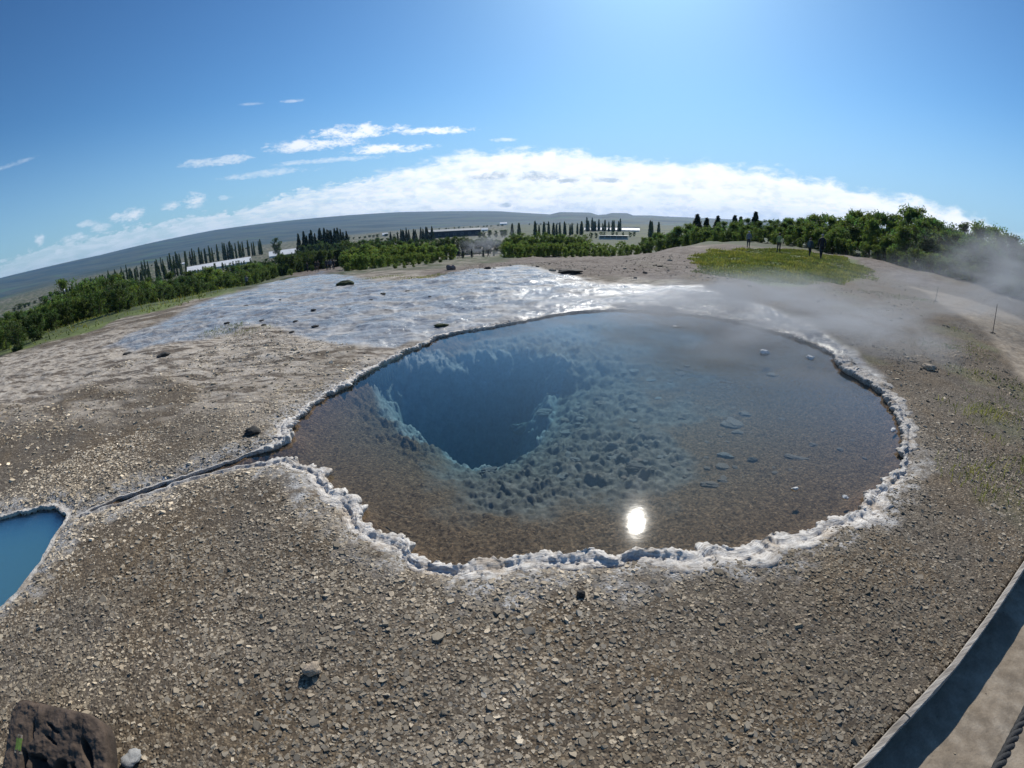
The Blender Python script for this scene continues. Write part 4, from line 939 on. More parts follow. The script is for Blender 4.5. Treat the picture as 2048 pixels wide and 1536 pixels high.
def conifer_mesh(seed, h, rx, n, leaf, name, power=1.0, base=.06):
    g = np.random.default_rng(seed); t = MB(); t.tube([(0, 0, -.2), (0, 0, h * .5), (0, 0, h * .97)], [.014 * h, .009 * h, .002 * h], 6)
    f = base + (1 - base) * g.random(n) ** 1.25; lay = np.floor(f * 16) / 16 * .6 + f * .4
    rad = rx * (1 - lay) ** power * (.72 + .4 * g.random(n) ** .5) * np.where(power < .8, np.sqrt(np.clip(f * 5, 0, 1)), 1); an = g.uniform(0, 6.28, n)
    rad *= 1 + .25 * np.sin(an * 3 + f * 40)
    P = np.stack([np.cos(an) * rad, np.sin(an) * rad, f * h - rad * .22], 1); tone = np.clip(g.normal(1, .3, n), .4, 1.8)
    V, F, C = leaves(P, leaf, g, np.stack([tone, tone, tone], 1), aspect=.5, up=.3)
    tm = bpy.data.meshes.new(name + '_trunk'); tm.from_pydata(t.v, [], t.f); tm.update(); tm.materials.append(m_bark)
    cm = mesh_np(name + '_crown', V, F); vcol(cm, 'tint', C); return tm, cm
# prototypes, 1 m tall, scaled when planted
BIRCH = [plant_mesh(s, 1.0, .36, .12, 5200, .021, 40, 'birch', sig=.078, stems=q) for s, q in ((501, 1), (502, 2), (503, 1), (504, 3))]
BUSH = [plant_mesh(s, 1.0, .52, .04, 4600, .023, 54, 'bush', sig=.085, stems=8, spread=.55) for s in (511, 512, 513)]
WISP = [plant_mesh(s, 1.0, .40, .10, 2200, .028, 24, 'shrub', sig=.12, stems=5, spread=.6) for s in (521, 522)]
SPRUCE = [conifer_mesh(s, 1.0, .17, 1500, .034, 'spruce') for s in (531, 532)]
POPLAR = [conifer_mesh(s, 1.0, .10, 1100, .036, 'poplar', .55, .04) for s in (541, 542)]
NT = [0]
def plant(protos, loc, h, wide, m, name, label, cat, group=None):
    tm, cm = protos[int(RNG.integers(len(protos)))]
    r = empty(name, (loc[0], loc[1], loc[2] - .03), RNG.uniform(0, 6.28)); r.scale = (h * wide, h * wide, h); tag(r, label, cat, group)
    a = bpy.data.objects.new('trunk', tm); COL.objects.link(a); a.parent = r
    c_ = bpy.data.objects.new('crown', cm); COL.objects.link(c_); c_.parent = r
    if not cm.materials: cm.materials.append(m)
    c_.material_slots[0].link = 'OBJECT'; c_.material_slots[0].material = m; NT[0] += 1; return r
def ipl(px, tab): return float(np.interp(px, [t[0] for t in tab], [t[1] for t in tab]))

# the wood along the right
TOPR = [(1270, 482), (1300, 468), (1340, 450), (1395, 442), (1440, 440), (1490, 438), (1530, 436), (1580, 433), (1615, 428), (1645, 419), (1680, 428), (1700, 414), (1740, 411), (1790, 420), (1826, 408), (1855, 424), (1900, 430), (1950, 434), (1985, 426), (2010, 452), (2060, 462), (2120, 480)]
DR_ = [(1270, 88), (1400, 72), (1560, 60), (1700, 52), (1850, 44), (1950, 40), (2048, 38), (2120, 37)]
for row, (dd, fr) in enumerate([(0, .80), (4, .95), (10, 1.0)]):
    px = 1272 + row * 9
    while px < 2125:
        D = ipl(px, DR_) + dd + RNG.uniform(-1, 1.5); y = ipl(px, TOPR)
        p, h = stand(px, y, D); h = max(1.6, h * fr * RNG.uniform(.82, 1.03))
        if row == 0 and px > 1975: h *= .8
        lab = ('birch with leafy low front skirts at the near edge of the right wood' if row == 0 else 'birch of the dense green wood standing behind the front row on the right')
        plant(BIRCH, p, h, RNG.uniform(.85, 1.15), m_birch if RNG.random() < .72 else m_dark, 'birch_tree', lab, 'tree', 'birches of the right wood, front edge' if row == 0 else 'birches of the right wood, inner rows')
        px += RNG.uniform(19, 31) * (1.0 if row < 2 else 1.2) * (1.25 if px > 1700 else 1.0)
for i, px in enumerate(np.arange(1290, 2060, 26)):       # low willows along the foot of the wood
    D = ipl(px, DR_) - 2.5; p, h = stand(px, 480, D); plant(BUSH, p, RNG.uniform(1.0, 2.1), RNG.uniform(.8, 1.2), m_willow if i % 3 else m_birch, 'willow_bush', 'low willow bush at the foot of the right wood', 'bush', 'willow bushes along the right wood')
for px, y in [(1395, 429), (1414, 436), (1350, 455), (1470, 431), (1482, 434), (1512, 424), (1436, 432)]:
    p, h = stand(px, y, 112 + RNG.uniform(0, 8)); plant(SPRUCE, p, h, RNG.uniform(1.6, 2.2), m_needle, 'spruce_tree', 'dark spruce whose top pokes above the birches left of the right wood', 'tree', 'dark spruces behind the birch wood')
# bush belts in the middle distance
for (x0, x1, ya, yb, da, db, step, pr, m, lab, grp, fr) in [
    (690, 890, 505, 498, 42, 52, 15, BUSH, m_willow, 'willow bush in the green thicket behind the terraces, left of the steam', 'willow bushes left of the steam', 1.0),
    (700, 905, 488, 482, 60, 78, 14, BUSH, m_willow, 'willow bush at the back of the green thicket left of the steam', 'willow bushes at the back of the left thicket', 1.0),
    (690, 1010, 480, 468, 120, 150, 12, BUSH, m_dark, 'dark bush in the belt below the long dark house', 'dark bushes below the long house', 1.0),
    (1008, 1290, 480, 484, 62, 84, 13, BUSH, m_willow, 'willow bush in the yellow-green belt right of the steam', 'willow bushes right of the steam', 1.0),
    (1020, 1180, 466, 464, 88, 100, 13, BUSH, m_birch, 'taller bush behind the yellow-green belt right of the steam', 'taller bushes right of the steam', 1.0),
    (1130, 1260, 488, 490, 64, 70, 14, WISP, m_willow, 'small bright shrub in front of the low white sheds', 'bright shrubs before the sheds', 1.0),
    (560, 700, 505, 492, 100, 120, 13, BUSH, m_dark, 'dark bush at the foot of the tall spruce copse', 'dark bushes below the spruce copse', 1.0),
    (790, 870, 520, 516, 36, 40, 22, WISP, m_willow, 'thin knee-high willow shoots beside the white hot ground', 'willow shoots by the hot ground', 1.0),
    (925, 1000, 497, 497, 100, 104, 24, BUSH, m_dark, 'dark bush behind the walkers at the steaming spring', 'dark bushes behind the walkers', .9)]:
    px = x0
    while px < x1:
        f = (px - x0) / (x1 - x0); D = da + (db - da) * f + RNG.uniform(-2, 2); y = ya + (yb - ya) * f + RNG.uniform(-4, 7)
        p, h = stand(px, y, D); plant(pr, p, max(.6, h * fr), RNG.uniform(.8, 1.15), m, 'willow_bush', lab, 'bush', grp); px += step * RNG.uniform(.75, 1.3)
p, h = stand(695, 522, 41); plant(BUSH, p, h, .9, m_willow, 'willow_bush', 'grey-green bush at the left end of the thicket, nearest the terraces', 'bush', None)
# left slope below the terrace
TOPL = [(-60, 650), (0, 634), (50, 620), (90, 598), (125, 576), (185, 560), (240, 562), (300, 566), (350, 558), (400, 548), (450, 542), (520, 534), (580, 522), (640, 512), (660, 508)]
DL = [(-60, 21), (0, 23), (100, 26), (215, 31), (300, 40), (420, 56), (560, 84), (660, 100)]
for row, (dd, lo, hi) in enumerate([(0, .40, .70), (7, .6, .95), (15, .75, 1.05), (26, .8, 1.05)]):
    px = -70 + 7 * row
    while px < 655:
        D = ipl(px, DL) * (1 + dd / 45) + RNG.uniform(-1, 1); y = ipl(px, TOPL) - row * 4
        p, h = stand(px, y, D); h = max(.7, h * RNG.uniform(lo, hi))
        if row == 0 and RNG.random() < .72: px += RNG.uniform(16, 34); continue
        m = m_dark if RNG.random() < .45 else (m_birch if RNG.random() < .6 else m_willow)
        plant(BUSH if row < 2 else BIRCH, p, h, RNG.uniform(.75, 1.1), m, 'birch_bush', 'dark green birch scrub on the slope below the left end of the terrace' if row < 2 else 'birch growing farther down the left slope', 'bush', 'birch scrub on the near left slope' if row < 2 else 'birches on the far left slope')
        px += RNG.uniform(13, 22) * (1.25 if px < 250 else .8)
for px, y, D, wd, lab in [(216, 546, 28, .85, 'tallest dark birch on the left slope beside the grass bank'), (246, 566, 29, .9, 'dark birch bush just right of the tallest one on the left slope'), (60, 618, 24, 1.1, 'broad dark bush near the left edge below the terrace'), (20, 640, 21.5, 1.1, 'bush cut by the left frame edge')]:
    p, h = stand(px, y, D); plant(BIRCH if wd < 1 else BUSH, p, h, wd, m_dark, 'birch_tree', lab, 'tree')
# far rows on the valley floor
def row_of(pts, n, D0, D1, pr, m, wide, name, lab, grp, jit=5.5, tall=None):
    xs = np.linspace(pts[0][0], pts[-1][0], n)
    for i, px in enumerate(xs):
        D = D0 + (D1 - D0) * i / max(1, n - 1) + RNG.uniform(-14, 14) * (D0 > 200); y = ipl(px, pts) + RNG.uniform(-jit, jit); px = px + RNG.uniform(-5, 5)
        p, h = stand(px, y, D); h = tall * RNG.uniform(.6, 1.2) if tall else h; plant(pr, p, max(1.2, h), wide * RNG.uniform(.85, 1.2), m, name, lab, 'tree', grp)
row_of([(185, 556), (240, 538), (300, 521), (370, 502), (440, 489), (522, 479)], 66, 540, 560, POPLAR, m_poplar, .72, 'poplar_tree', 'slender poplar in the long row behind the left greenhouse', 'poplars of the long row')
row_of([(125, 578), (185, 558), (240, 546), (300, 534), (368, 522)], 48, 260, 400, POPLAR, m_poplar, .9, 'spruce_tree', 'dark slender tree in the thick left end of the long tree row', 'trees at the left end of the row')
row_of([(598, 472), (620, 464), (645, 462), (665, 457), (688, 468)], 20, 290, 320, SPRUCE, m_needle, .95, 'spruce_tree', 'tall dark spruce of the copse right of the white greenhouse', 'spruces of the copse')
row_of([(592, 490), (640, 484), (700, 486)], 14, 262, 280, BIRCH, m_dark, .7, 'birch_tree', 'dark tree filling the foot of the spruce copse', 'trees at the foot of the copse')
row_of([(785, 464), (820, 457), (866, 454)], 15, 420, 440, SPRUCE, m_needle, 1.0, 'spruce_tree', 'spruce left of the long dark house', 'spruces left of the long dark house', 3)
row_of([(722, 478), (790, 473)], 9, 360, 400, BIRCH, m_dark, .9, 'birch_tree', 'low dark tree near the tiny white cottage', 'trees near the white cottage', 2)
row_of([(1066, 446), (1110, 445), (1166, 444)], 16, 420, 450, POPLAR, m_poplar, 1.1, 'poplar_tree', 'thin poplar of the row left of the white hotel', 'poplars left of the white hotel', 4)
row_of([(1170, 437), (1205, 442), (1240, 440)], 14, 640, 660, POPLAR, m_poplar, 1.1, 'poplar_tree', 'poplar rising behind the roof of the white hotel', 'poplars behind the white hotel', 4)
row_of([(1028, 447), (1040, 446)], 3, 460, 470, POPLAR, m_poplar, 1.5, 'poplar_tree', 'one of three dark poplars standing alone left of the poplar row', 'three lone poplars', 1)
row_of([(1302, 441), (1316, 442)], 3, 420, 430, POPLAR, m_poplar, 1.2, 'poplar_tree', 'poplar between the white hotel and the birch wood', 'poplars right of the hotel', 2)
row_of([(960, 462), (1012, 458)], 6, 430, 440, BIRCH, m_dark, 1.0, 'birch_tree', 'round dark tree at the right end of the long dark house', 'trees at the right end of the dark house', 2)
row_of([(1178, 462), (1270, 463)], 9, 400, 430, BIRCH, m_dark, .8, 'birch_tree', 'dark tree standing before the wall of the white hotel', 'trees before the white hotel', 2)
row_of([(380, 539), (440, 526), (505, 518)], 20, 330, 370, BIRCH, m_dark, .5, 'birch_tree', 'dark birch standing before the left greenhouse', 'birches before the left greenhouse', 3)
row_of([(505, 522), (560, 512), (640, 503)], 15, 230, 260, BIRCH, m_dark, .9, 'birch_tree', 'rounded birch below the white greenhouse', 'birches below the white greenhouse', 4)
row_of([(20, 628), (120, 596), (200, 580), (300, 562), (370, 552)], 30, 60, 150, BIRCH, m_dark, .9, 'birch_tree', 'dark birch of the broad belt below the long tree row', 'birches of the left belt, nearer side', 4)
row_of([(150, 592), (240, 574), (330, 556), (400, 545), (520, 524)], 28, 140, 260, BIRCH, m_dark, .9, 'birch_tree', 'dark birch on the far side of the broad left belt', 'birches of the left belt, far side', 4)
row_of([(0, 655), (60, 640)], 4, 30, 34, BUSH, m_birch, 1.0, 'willow_bush', 'leafy bush between the dark ones by the left frame edge', 'bushes by the left frame edge', 4)
p, h = stand(551, 477, 400); plant(BIRCH, p, h, .75, m_dark, 'birch_tree', 'solitary dark tree rising behind the two greenhouses', 'tree')
for i, (pts, n, D0, D1, wd) in enumerate([([(30, 612), (140, 586)], 12, 500, 620, 1.6), ([(600, 466), (700, 452)], 12, 900, 1000, 1.6), ([(880, 447), (1000, 443)], 16, 1300, 1400, 1.8), ([(700, 458), (790, 452)], 12, 800, 900, 1.7), ([(1060, 440), (1160, 441)], 12, 1500, 1600, 1.8), ([(180, 548), (300, 515)], 16, 1000, 1100, 1.8), ([(380, 495), (520, 470)], 14, 1200, 1300, 1.8)]):
    row_of(pts, n, D0, D1, BUSH, m_dark, wd, 'birch_tree', ['dark tree of the hedge on the left plain nearest the bushes', 'dark tree of the hedge above the spruce copse', 'dark tree of the far hedge above the long dark house', 'dark tree of the hedge above the tiny white cottage', 'dark tree of the farthest hedge left of the white hotel', 'dark tree of the far hedge above the left end of the long row', 'dark tree of the far hedge above the two greenhouses'][i], 'hedge trees on the plain, %s' % ['near left', 'copse', 'long house', 'cottage', 'hotel', 'row end', 'greenhouses'][i], 2, tall=5.0)
# grass
def grass_patch(n, region, hgt, seed, wid=.010):
    g = np.random.default_rng(seed); q = np.asarray(region); x = g.uniform(q[:, 0].min() - .5, q[:, 0].max() + .5, n * 3); y = g.uniform(q[:, 1].min() - .5, q[:, 1].max() + .5, n * 3)
    d = sdist(q, x, y) + .45 * fbm(x * .9, y * .9, seed, 4); ok = (g.random(n * 3) < smooth(-.25, .35, d)) & (np.hypot(x, y) < 60); x, y = x[ok][:n], y[ok][:n]; n = len(x)
    cl_ = fbm(x * 1.3, y * 1.3, seed + 3, 3); h = hgt * np.exp(g.normal(0, .35, n)) * (1 + .7 * np.clip(cl_, -.6, 1)); z_ = surf(x, y)
    an = g.uniform(0, 6.28, n); w_ = wid * (1 + np.hypot(x, y) / 18); b = np.stack([np.cos(an) * w_, np.sin(an) * w_, 0 * an], 1); bend = g.normal(0, .38, (n, 2)) * h[:, None]
    P = np.stack([x, y, z_ - .01], 1); mid = P + np.stack([bend[:, 0] * .3, bend[:, 1] * .3, h * .6], 1); tip = P + np.stack([bend[:, 0], bend[:, 1], h], 1)
    V = np.stack([P - b, P + b, mid + b * .6, tip, mid - b * .6], 1).reshape(-1, 3)
    tone = np.clip(g.normal(1, .25, n) * (1 + .5 * cl_), .35, 2); dry = (g.random(n) < .08 + .14 * (cl_ < -.3))[:, None]
    C = tone[:, None] * np.where(dry, np.array([1.6, 1.15, 1.2]), np.array([1, 1, 1.0]) * np.stack([1 + .25 * cl_, np.ones(n), np.ones(n)], 1)); return V, np.repeat(C, 5, 0)
gv = [grass_patch(60000, GRASS[0], .075, 601), grass_patch(44000, GRASS[1], .10, 602, .014)]
tuft_px = [(1985, 880, .28), (2035, 930, .3), (1940, 1256, .10), (1800, 735, .3), (1930, 700, .5), (1900, 660, .5), (1960, 760, .5), (1995, 800, .4), (1860, 690, .5), (1975, 720, .45), (2030, 800, .4), (1880, 800, .35), (1925, 830, .3), (2010, 850, .3), (1770, 590, .9), (1830, 600, .7),
           (450, 664, .5), (480, 660, .5), (420, 668, .35), (880, 552, 1.2), (830, 556, 1.2), (760, 556, 1.0), (2020, 770, .4), (1940, 745, .4), (1905, 735, .3), (1980, 820, .3), (2000, 1010, .2), (1975, 960, .2)]
for i, (px, py, rad) in enumerate(tuft_px):
    c_ = ground_at(px, py)[:2]; q = [(c_[0] + rad * math.cos(a), c_[1] + rad * .7 * math.sin(a)) for a in np.linspace(0, 6.28, 12)[:-1]]
    gv.append(grass_patch(int(120 + 420 * rad), q, .045, 610 + i, .004))
V = np.concatenate([q[0] for q in gv]); me = mesh_np('grass', V, np.arange(len(V)).reshape(-1, 5)); vcol(me, 'tint', np.concatenate([q[1] for q in gv]))
tag(link('grass', me, m_grass), 'green grass and dry plant tufts growing beyond the pool', 'grass', kind='stuff')

# ------------------------------------------------------------------ buildings far off in the valley
m_white = simple('white_paint', (.80, .80, .79), .6, .08, .3); m_glassh = simple('greenhouse_glass', (.62, .66, .66), .25, .15, .4)
m_roofd = simple('dark_roof', (.06, .06, .065), .7, .2, .5); m_roofr = simple('rust_roof', (.12, .07, .055), .7, .2, .5); m_wall_d = simple('dark_boards', (.030, .033, .042), .7, .3, .5)
m_win = simple('window_glass', (.03, .035, .04), .45); m_roofp = simple('pale_roof', (.34, .34, .32), .6, .15, .4); m_frame = simple('grey_frame', (.45, .46, .46), .5)
def place_building(name, xl, xr, ytop, ybase, label, cat):
    """root on the ground at the foot of a facade between two pixels; local x runs along the facade, -y to the viewer; returns facade length and height"""
    g0 = ground_at((xl + xr) / 2, ybase); D = min(math.hypot(g0[0], g0[1]), 1800)
    a, _ = stand(xl, ybase, D); b, _ = stand(xr, ybase, D); m_ = (a + b) / 2; L = (b.xy - a.xy).length
    _, h = stand((xl + xr) / 2, ytop, D); r = empty(name, (m_.x, m_.y, float(macro(np.array(m_.x), np.array(m_.y)))), math.atan2(b.y - a.y, b.x - a.x)); tag(r, label, cat); return r, L, h
def gable(r, L, h, dep, rise, mw, mr, ov=.4, foot=3.0):
    w_ = MB(); w_.add([(-L / 2, 0, -foot), (L / 2, 0, -foot), (L / 2, dep, -foot), (-L / 2, dep, -foot), (-L / 2, 0, h), (L / 2, 0, h), (L / 2, dep, h), (-L / 2, dep, h), (-L / 2, dep / 2, h + rise), (L / 2, dep / 2, h + rise)],
                     [(0, 1, 5, 4), (1, 2, 6, 9, 5), (2, 3, 7, 6), (3, 0, 4, 8, 7)]); w_.build('wall', mw, r)
    q = MB(); t = .18; e = L / 2 + ov; sl = rise / (dep / 2)
    for s in (0, 1):
        y0 = -ov if s == 0 else dep + ov; z0 = h - ov * sl + .03; y1 = dep / 2; z1 = h + rise + .03
        vs = [(-e, y0, z0), (e, y0, z0), (e, y1, z1), (-e, y1, z1)]; q.add(vs + [(x, y, z + t) for x, y, z in vs], [(0, 3, 2, 1), (4, 5, 6, 7), (0, 1, 5, 4), (1, 2, 6, 5), (2, 3, 7, 6), (3, 0, 4, 7)])
    return q.build('roof', mr, r)
def window(r, x, z, w_, h, y=-.05):
    q = MB(); q.box((x, y, z), (w_ + .16, .1, h + .16)); f = q.build('window', m_frame, r); g_ = MB(); g_.box((x, y - .06, z), (w_, .06, h)); g_.build('pane', m_win, f)
r, L, h = place_building('greenhouse', 373, 506, 524, 537, 'long pale glazed greenhouse behind a screen of birches at left', 'greenhouse')
gable(r, L, h * .30, h * 3.6, h * .70, m_glassh, m_white, .1)
for i in range(16): q = MB(); q.box((-L / 2 + L * (i + .5) / 16, -.08, h * .13), (L * .008, .12, h * .30)); q.build('rib', m_white, r)
r, L, h = place_building('greenhouse', 538, 604, 500, 512, 'bright white greenhouse left of the tall spruce copse', 'greenhouse')
gable(r, L, h * .25, h * 3.6, h * .75, m_white, m_white, .1)
q = MB(); q.box((0, -.08, h * .22), (L, .12, h * .05)); q.build('eaves_beam', m_frame, r)
r, L, h = place_building('hotel', 1169, 1279, 454, 462, 'long white hotel with thin rust-red ridge in the middle distance', 'building')
rf = gable(r, L, h * .28, h * 3.4, h * .66, m_white, m_white, .5)
q = MB(); q.box((0, h * 1.7, h * .97), (L + 1.4, h * .35, h * .09)); q.build('ridge', m_roofr, rf)
for i in range(13): window(r, -L / 2 + L * (i + .5) / 13, h * .13, L * .022, h * .10)
r, L, h = place_building('shed', 1198, 1256, 470, 479, 'low pale open-fronted shed below the white hotel', 'shed')
for i in range(6): q = MB(); q.box((-L / 2 + L * i / 5, 0, h * .38), (h * .1, h * .1, h * .82)); q.build('post', m_white, r)
q = MB(); q.box((0, h * .9, h * .84), (L + 1, h * 2, h * .10)); q.build('roof', m_roofp, r); q = MB(); q.box((0, h * 1.7, h * .38), (L * .98, .3, h * .80)); q.build('wall', m_frame, r); q = MB(); q.box((0, -.5, h * .06), (L, .4, h * .2)); q.build('low_wall', m_white, r)
r, L, h = place_building('long_house', 857, 962, 458, 474, 'long dark house with pale roof edge behind the steam', 'building')
gable(r, L, h * .78, h * 2.2, h * .2, m_wall_d, m_roofp, .5)
for i in range(7): window(r, -L / 2 + L * (i + .5) / 7, h * .4, L * .05, h * .22)
for args in [(765, 776, 466, 472, 'tiny white cottage among dark trees left of the long house', 'cottage', m_white), (1000, 1014, 444.5, 447.5, 'tiny white farm building on the far green plain', 'farmhouse', m_white),
             (963, 976, 456, 462, 'small pale hut at the right end of the long dark house', 'hut', m_white), (362, 374, 525, 529, 'small white farmhouse above the left greenhouse', 'farmhouse', m_white),
             (128, 142, 577, 581, 'tiny pale farmhouse on the plain at far left', 'farmhouse', m_white)]:
    r, L, h = place_building(args[5], args[0], args[1], args[2], args[3], args[4], 'building'); gable(r, L, h * .45, h * 2.4, h * .55, args[6], args[6], .3)
    for i in (-1, 1): window(r, L * .22 * i, h * .22, L * .1, h * .18)

# ------------------------------------------------------------------ people
CLOTH = {}
def cloth(c):
    if c not in CLOTH: CLOTH[c] = simple('cloth', c, .85, .15, 12)
    return CLOTH[c]
m_skin = simple('skin', (.48, .31, .23), .6); m_hair = simple('hair', (.035, .025, .02), .7)
def body_mesh(seed, walk, arm, turn):
    """one continuous figure grown from a skeleton of joints with a radius each; about 1.72 m tall, facing -y"""
    J = {'pel': (0, 0, .96, .135), 'wst': (0, .0, 1.10, .125), 'chs': (0, .01, 1.30, .150), 'shc': (0, .015, 1.43, .115), 'nck': (0, .0, 1.50, .055), 'chn': (0, -.02, 1.56, .070), 'hd': (0, -.015, 1.64, .098), 'crn': (0, .0, 1.70, .070)}
    E = [('pel', 'wst'), ('wst', 'chs'), ('chs', 'shc'), ('shc', 'nck'), ('nck', 'chn'), ('chn', 'hd'), ('hd', 'crn')]
    for s, n in ((-1, 'l'), (1, 'r')):
        sw = walk * s
        J[n + 'hp'] = (.095 * s, 0, .90, .105); J[n + 'kn'] = (.10 * s, -.16 * sw - .02, .50, .068); J[n + 'ak'] = (.10 * s, -.30 * sw + (.06 if sw < 0 else 0), .09, .046); J[n + 'to'] = (.11 * s, -.30 * sw - .14, .045, .038)
        J[n + 'sh'] = (.185 * s, .01, 1.40, .072); J[n + 'el'] = (.235 * s, .03 + .10 * sw, 1.13, .052); a_ = arm if s == 1 else 0
        J[n + 'wr'] = (.235 * s - .10 * a_ * s, -.03 + .12 * sw - .22 * a_, .89 + .25 * a_, .036); J[n + 'hn'] = (.23 * s - .13 * a_ * s, -.05 + .13 * sw - .26 * a_, .81 + .28 * a_, .040)
        E += [('pel', n + 'hp'), (n + 'hp', n + 'kn'), (n + 'kn', n + 'ak'), (n + 'ak', n + 'to'), ('shc', n + 'sh'), (n + 'sh', n + 'el'), (n + 'el', n + 'wr'), (n + 'wr', n + 'hn')]
    K = list(J); me = bpy.data.meshes.new('person'); me.from_pydata([J[k_][:3] for k_ in K], [(K.index(a), K.index(b)) for a, b in E], []); me.update()
    o = bpy.data.objects.new('person', me); COL.objects.link(o); md = o.modifiers.new('s', 'SKIN'); sv = me.skin_vertices[0].data
    for i, k_ in enumerate(K): sv[i].radius = (J[k_][3] * (1.12 if k_ in ('chs', 'pel', 'wst') else 1), J[k_][3] * (.85 if k_ in ('chs', 'pel', 'wst', 'shc') else 1)); sv[i].use_root = (k_ == 'pel')
    sb_ = o.modifiers.new('d', 'SUBSURF'); sb_.levels = 2; sb_.render_levels = 2
    dg = bpy.context.evaluated_depsgraph_get(); ev = o.evaluated_get(dg); out_ = bpy.data.meshes.new_from_object(ev); bpy.data.objects.remove(o)
    mi = []
    for p_ in out_.polygons:
        c_ = p_.center
        if c_.z > 1.50: mi.append(0)
        elif abs(c_.x) > .17 and c_.z < .875 and c_.z > .7 and arm == 0: mi.append(0)
        elif c_.z > .93 or abs(c_.x) > .19: mi.append(1)
        elif c_.z > .075: mi.append(2)
        else: mi.append(3)
    out_.materials.clear()
    for m_ in (m_skin, m_skin, m_skin, m_skin): out_.materials.append(m_)
    out_.polygons.foreach_set('material_index', mi); out_.polygons.foreach_set('use_smooth', [True] * len(mi)); out_.name = 'person'; return out_
BODIES = [body_mesh(1, .0, 0, 0), body_mesh(2, .75, 0, 0), body_mesh(3, .15, 1, 0), body_mesh(4, -.7, 0, 0)]
m_boot = simple('boots', (.025, .022, .02), .7)
def hat_mesh(kind):
    bm = bmesh.new(); bmesh.ops.create_uvsphere(bm, u_segments=16, v_segments=10, radius=1.0)
    for v in bm.verts:
        x, y, z_ = v.co; zz = z_ * .11
        if kind == 'hair' and y < -.2 and zz < .03: zz = .03 + (zz - .03) * .15; y = max(y, -.75)
        v.co = (x * .106, y * .112 + .006, 1.648 + max(zz, -.015 if kind != 'hair' else -.075))
        if kind == 'cap' and y < -.8 and z_ < .3: v.co.y -= .07
    me_ = bpy.data.meshes.new(kind); bm.to_mesh(me_); bm.free(); me_.polygons.foreach_set('use_smooth', [True] * len(me_.polygons)); me_.materials.append(m_hair); return me_
HAT = {k_: hat_mesh(k_) for k_ in ('hair', 'cap', 'hood')}
def pack_mesh():
    bm = bmesh.new(); bmesh.ops.create_cube(bm, size=1); bmesh.ops.bevel(bm, geom=bm.edges[:], offset=.18, segments=2, affect='EDGES')
    for v in bm.verts: v.co = (v.co.x * .28, v.co.y * .17 + .235, v.co.z * .42 + 1.26)
    me_ = bpy.data.meshes.new('backpack'); bm.to_mesh(me_); bm.free(); me_.materials.append(m_hair); return me_
PACK = pack_mesh()
def person(loc, face, h, body, jacket, trousers, label, group=None, hat='hair', hatcol=None, pack=None):
    o = bpy.data.objects.new('person', BODIES[body]); COL.objects.link(o); o.location = loc; o.rotation_euler = (0, 0, face); o.scale = (h / 1.75,) * 3
    for i, m_ in enumerate((m_skin, cloth(jacket), cloth(trousers), m_boot)): o.material_slots[i].link = 'OBJECT'; o.material_slots[i].material = m_
    tag(o, label, 'person', group)
    c_ = bpy.data.objects.new(hat, HAT[hat]); COL.objects.link(c_); c_.parent = o
    if hatcol: c_.material_slots[0].link = 'OBJECT'; c_.material_slots[0].material = cloth(hatcol)
    if pack: b_ = bpy.data.objects.new('backpack', PACK); COL.objects.link(b_); b_.parent = o; b_.material_slots[0].link = 'OBJECT'; b_.material_slots[0].material = cloth(pack)
    return o
def person_px(px, ytop, D, *a, sink=0.0, **k_):
    p, h = stand(px, ytop, D); h = min(max(h, 1.5), 1.9); az_ = math.atan2(p.x, p.y); a = list(a)
    return person((p.x, p.y, p.z - sink), a[0] - az_, h, *a[1:], **k_)
PI = math.pi
person_px(1498, 473, 43, PI, 0, (.17, .19, .23), (.05, .05, .06), 'person in grey-blue jacket standing alone before the wood', hat='cap', hatcol=(.5, .5, .5))
person_px(1560, 466, 40, PI, 3, (.30, .34, .15), (.03, .03, .03), 'person in yellow-green jacket and dark shorts before the wood', hat='hair')
person_px(1622, 477, 37.0, PI - .5, 1, (.05, .07, .10), (.025, .025, .03), 'person with pale sleeve, shorter of the pair walking before the wood', hat='hair', hatcol=(.15, .10, .07), pack=(.10, .13, .16))
person_px(1646, 468, 36.5, PI + .4, 3, (.018, .018, .03), (.02, .02, .025), 'tall person in black jacket, right one of the pair walking', hat='cap', hatcol=(.25, .25, .23))
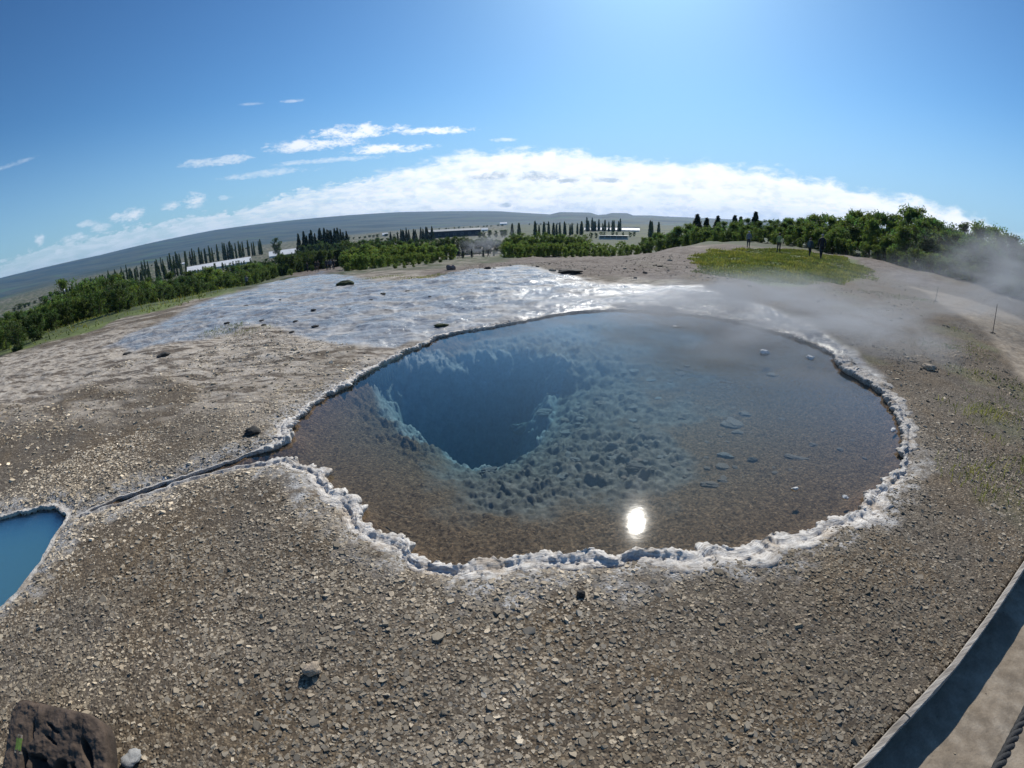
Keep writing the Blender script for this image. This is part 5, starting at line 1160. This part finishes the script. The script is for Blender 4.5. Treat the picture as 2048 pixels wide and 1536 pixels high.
for px, y, D, b_, j, t_, lab in [(917, 499, 84, 1, (.04, .05, .06), (.03, .03, .04), 'person in dark jacket, leftmost at the steaming spring'), (925, 499, 82, 2, (.05, .06, .05), (.03, .03, .03), 'person in dark green jacket beside the leftmost at the steaming spring'),
                               (943, 498, 83, 0, (.02, .02, .025), (.02, .02, .025), 'lone person in black before the white steaming ground'), (966, 497, 92, 2, (.04, .045, .05), (.03, .03, .03), 'person half hidden by a bush right of the steaming spring, left one'),
                               (976, 499, 92, 3, (.05, .05, .055), (.03, .03, .03), 'person half hidden by a bush right of the steaming spring, right one'), (910, 489, 118, 0, (.03, .03, .035), (.03, .03, .03), 'small dark person far behind the walkers at the steaming spring'),
                               (630, 522, 78, 1, (.03, .028, .025), (.10, .07, .045), 'person in dark top and brown trousers on the left path, left of two'), (635, 521, 78, 3, (.06, .05, .04), (.10, .07, .045), 'person in dark top and brown trousers on the left path, right of two'),
                               (652, 519, 84, 0, (.03, .035, .05), (.02, .02, .025), 'person at the left end of the dark group by the thicket'), (657, 518, 86, 2, (.05, .06, .09), (.02, .02, .025), 'person in blue-grey jacket second in the dark group by the thicket'),
                               (661, 517, 85, 3, (.12, .13, .15), (.02, .02, .025), 'person in pale grey jacket inside the dark group by the thicket'), (666, 519, 83, 0, (.02, .02, .025), (.02, .02, .02), 'person in black at the right end of the dark group'),
                               (613, 522, 92, 0, (.03, .03, .03), (.03, .03, .03), 'person in black standing on the grass left of the path'), (490, 541, 72, 1, (.20, .20, .20), (.03, .03, .03), 'person in pale top on the lower left grass bank')]:
    person_px(px, y, D, RNG.uniform(0, 6.28), b_, j, t_, lab)
# ------------------------------------------------------------------ steam and air
def steam(loc, dims, dens, seed, label, scale=2.2, rz=0.0, lo=.40, hi=.72, tilt=0.0):
    m, k = mat('steam'); tc = k.n('ShaderNodeTexCoord').outputs['Object']
    r = k.n('ShaderNodeVectorMath', operation='LENGTH', ins={0: tc}).outputs['Value']
    off_ = k.n('ShaderNodeVectorMath', operation='ADD', ins={0: tc, 1: (seed * 3.7, seed * 1.3, 0)}).outputs[0]
    n_ = k.noise(off_, scale, 4, .6, .8)
    d = k.m('MULTIPLY', k.mapr(n_, lo, hi), k.mapr(r, 1.0, .25)); d = k.m('MULTIPLY', d, dens)
    v = k.n('ShaderNodeVolumePrincipled', ins={'Color': (.92, .94, .97, 1), 'Density': d, 'Anisotropy': .0})
    k.n('ShaderNodeOutputMaterial', ins={1: v.outputs[0]})
    bm = bmesh.new(); bmesh.ops.create_icosphere(bm, subdivisions=3, radius=1.0); me = bpy.data.meshes.new('steam'); bm.to_mesh(me); bm.free()
    o = link('steam', me, m); o.location = loc; o.scale = dims; o.rotation_euler = (0, tilt, rz); return tag(o, label, 'steam', kind='stuff')
def pt(px, py, D):
    v = ray(px, py); q = D / math.hypot(v[0], v[1]); return Vector((v[0] * q, v[1] * q, CAM_H + v[2] * q))
steam(pt(2010, 560, 19), (6.0, 3.2, 2.1), .42, 1, 'grey steam rising before the trees at the right edge', 1.7)
steam(pt(1900, 590, 16), (6.5, 4.0, 1.3), .17, 2, 'thin steam drifting low across the right path', 1.6)
steam(pt(1560, 640, 10), (4.8, 3.8, 1.15), 1.6, 3, 'thin steam veil over the far right of the pool', 1.8)
steam(pt(1200, 640, 9.6), (3.6, 2.8, .85), 1.15, 4, 'thin steam veil over the far side of the pool', 1.8)
steam(pt(968, 492, 94), (6.5, 3.0, 3.2), .5, 5, 'small white steam puff at the far spring behind the walkers', 2.0)
steam(pt(1002, 474, 96), (5.5, 2.5, 2.2), .14, 6, 'steam tail drifting up and right from the far spring', 1.8, tilt=-.5)
hz, k = mat('air')
v = k.n('ShaderNodeVolumePrincipled', ins={'Color': (.30, .58, 1.0, 1), 'Density': 6.5e-5, 'Anisotropy': .2})
k.n('ShaderNodeOutputMaterial', ins={1: v.outputs[0]})
zt, zb_ = float(GZ.max()) + 15, min(float(GZ.min()), -8.0) - 1
q = MB(); q.box((0, 0, (zt + zb_) / 2), (19600, 19600, zt - zb_)); o = q.build('haze', hz); tag(o, 'thin blue air between the camera and the far hills', 'haze', kind='stuff')
CY.volume_step_rate = 2.0; CY.volume_max_steps = 128
print('plants', NT[0], 'hill top', float(GZ.max()), 'low', float(GZ.min()))
